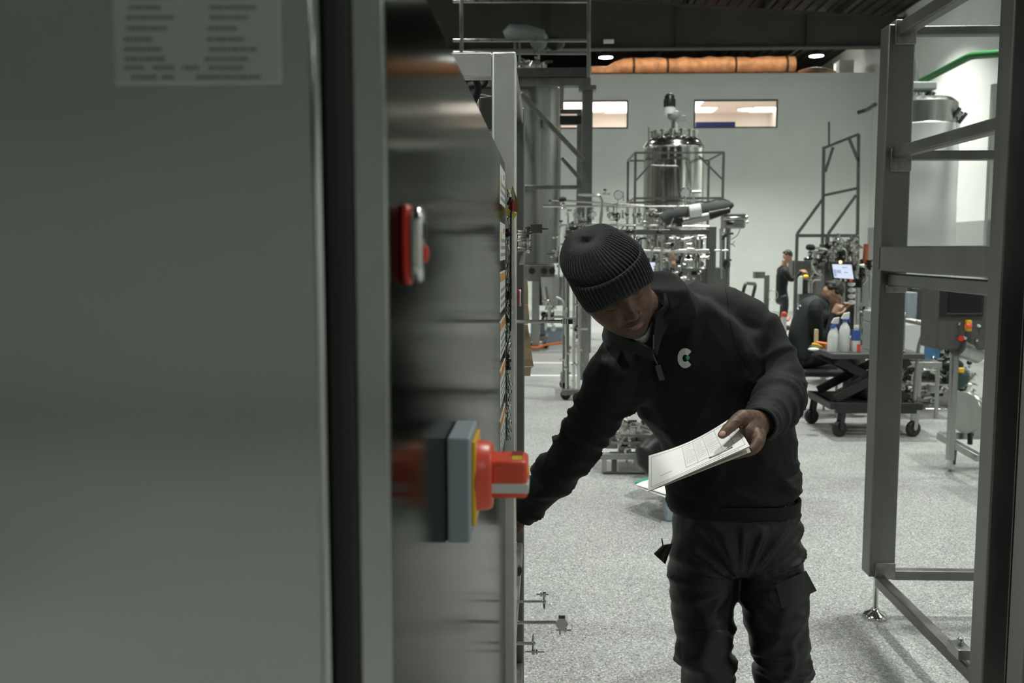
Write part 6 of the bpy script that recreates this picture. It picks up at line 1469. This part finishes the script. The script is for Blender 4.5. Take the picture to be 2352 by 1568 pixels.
# far hand reaching into the machine
b_ = B(); simple_hand(b_, RJ['wrr'] + d2 * .02, d2, (0, -.6, .6), 1.0, .35, False); blob('hand', b_, SKIND, man, .003, 3)

# papers: stack of sheets held in the hand (thing of its own)
pp = thing('printed_papers', 'white printed technical drawing folded over more sheets, held in the man’s hand', 'papers', tuple(P(1600, 1060, 1.98)))
BL, BR, TR, TL = P(1488, 1128, 1.84), P(1722, 1024, 1.93), P(1681, 958, 2.07), P(1490, 1046, 2.01)
def pq(u, v, lift=0.):
    p = (BL * (1 - u) + BR * u) * (1 - v) + (TL * (1 - u) + TR * u) * v
    bow = -.010 * sin(pi * u) * v + .006 * sin(pi * v) * (u - .5)
    return p + PN * (lift + bow)
PN = V((0, 0, 1)); PN = (BR - BL).cross(TL - BL).normalized()
def sheet(nm, m_, par, u0=0, u1=1, v0=0, v1=1, lift=0, th=.0004, nu=24, nv=10, fn=None, label=None):
    g0, g1 = [], []
    for i in range(nu + 1):
        for j in range(nv + 1):
            u = u0 + (u1 - u0) * i / nu; v = v0 + (v1 - v0) * j / nv; l_ = lift + (fn(u, v) if fn else 0); g0.append(pq(u, v, l_)); g1.append(pq(u, v, l_ - th))
    N2 = nv + 1; K = len(g0); f = [[i * N2 + j, i * N2 + j + 1, (i + 1) * N2 + j + 1, (i + 1) * N2 + j] for i in range(nu) for j in range(nv)]
    rim = [i * N2 for i in range(nu + 1)] + [nu * N2 + j for j in range(1, nv + 1)] + [i * N2 + nv for i in range(nu - 1, -1, -1)] + [j for j in range(nv - 1, 0, -1)]
    b2 = B(); b2.add(g0 + g1, f + [[K + x for x in q][::-1] for q in f] + [[rim[k], rim[(k + 1) % len(rim)], K + rim[(k + 1) % len(rim)], K + rim[k]] for k in range(len(rim))])
    return b2.build(nm, m_, par, sharp=50, label=label)
top_s = sheet('top_sheet', PAPER, pp)
sheet('lower_sheet', PAPERB, pp, 0, 1, 0, 1, -.0012, .0005, fn=lambda u, v: -.012 * u * (1 - v) ** 1.5)
sheet('lower_sheet', PAPER, pp, .0, .995, .0, .97, -.0007, .0003, fn=lambda u, v: -.002 * u * (1 - v) ** 1.5)
sheet('lower_sheet', PAPERB, pp, .01, .99, .02, .95, -.002, .0005, fn=lambda u, v: -.0125 * u * (1 - v) ** 1.5)
# drawing print on the top sheet: frame, columns, title bar, text rows
pr_ = B()
def ln(u0, v0, u1, v1, wd=.0006, b2=None):
    b2 = b2 or pr_; n_ = 6
    for i in range(n_):
        a = pq(u0 + (u1 - u0) * i / n_, v0 + (v1 - v0) * i / n_, .0004); c = pq(u0 + (u1 - u0) * (i + 1) / n_, v0 + (v1 - v0) * (i + 1) / n_, .0004); b2.bar(a, c, wd, .0003, side=(c - a).cross(PN))
ln(.03, .08, .97, .08); ln(.03, .08, .03, .93); ln(.03, .93, .9, .93); ln(.97, .08, .97, .5)
ln(.38, .2, .38, .93); ln(.5, .18, .5, .93); ln(.62, .18, .62, .93); ln(.76, .2, .76, .93); ln(.88, .2, .88, .6); ln(.38, .2, .6, .2); ln(.04, .035, .9, .035); ln(.12, .3, .24, .3)
tb_ = B()
n_ = 14
for i in range(n_): tb_.bar(pq(.61 + .24 * i / n_, .165, .0005), pq(.61 + .24 * (i + 1) / n_, .165, .0005), .005, .0003, side=(BR - BL).cross(PN))
tb_.build('title_bar', INK, top_s)
wt_ = B(); u = .64
while u < .83:
    du = rng.uniform(.004, .009); wt_.bar(pq(u, .165, .0008), pq(u + du, .165, .0008), .0028, .0003, side=(BR - BL).cross(PN)); u += du + .005
wt_.build('title_lettering', PAPER, top_s)
pr_.build('drawing_lines', GREYINK, top_s)
tx = B()
for (ua, ub) in ((.39, .49), (.51, .61), (.63, .75)):
    v = .86
    while v > .26:
        u = ua + .005; ue = ub - rng.uniform(0, .04)
        while u < ue: du = rng.uniform(.004, .014); ln(u, v, min(u + du, ue), v, .0009, tx) if False else tx.bar(pq(u, v, .0004), pq(min(u + du, ub), v, .0004), .0009, .0002, side=(BR - BL).cross(PN)); u += du + .004
        v -= .055
tx.build('text_rows', mat('pale_grey_ink', (.56, .57, .57), .7), top_s, kind='stuff')
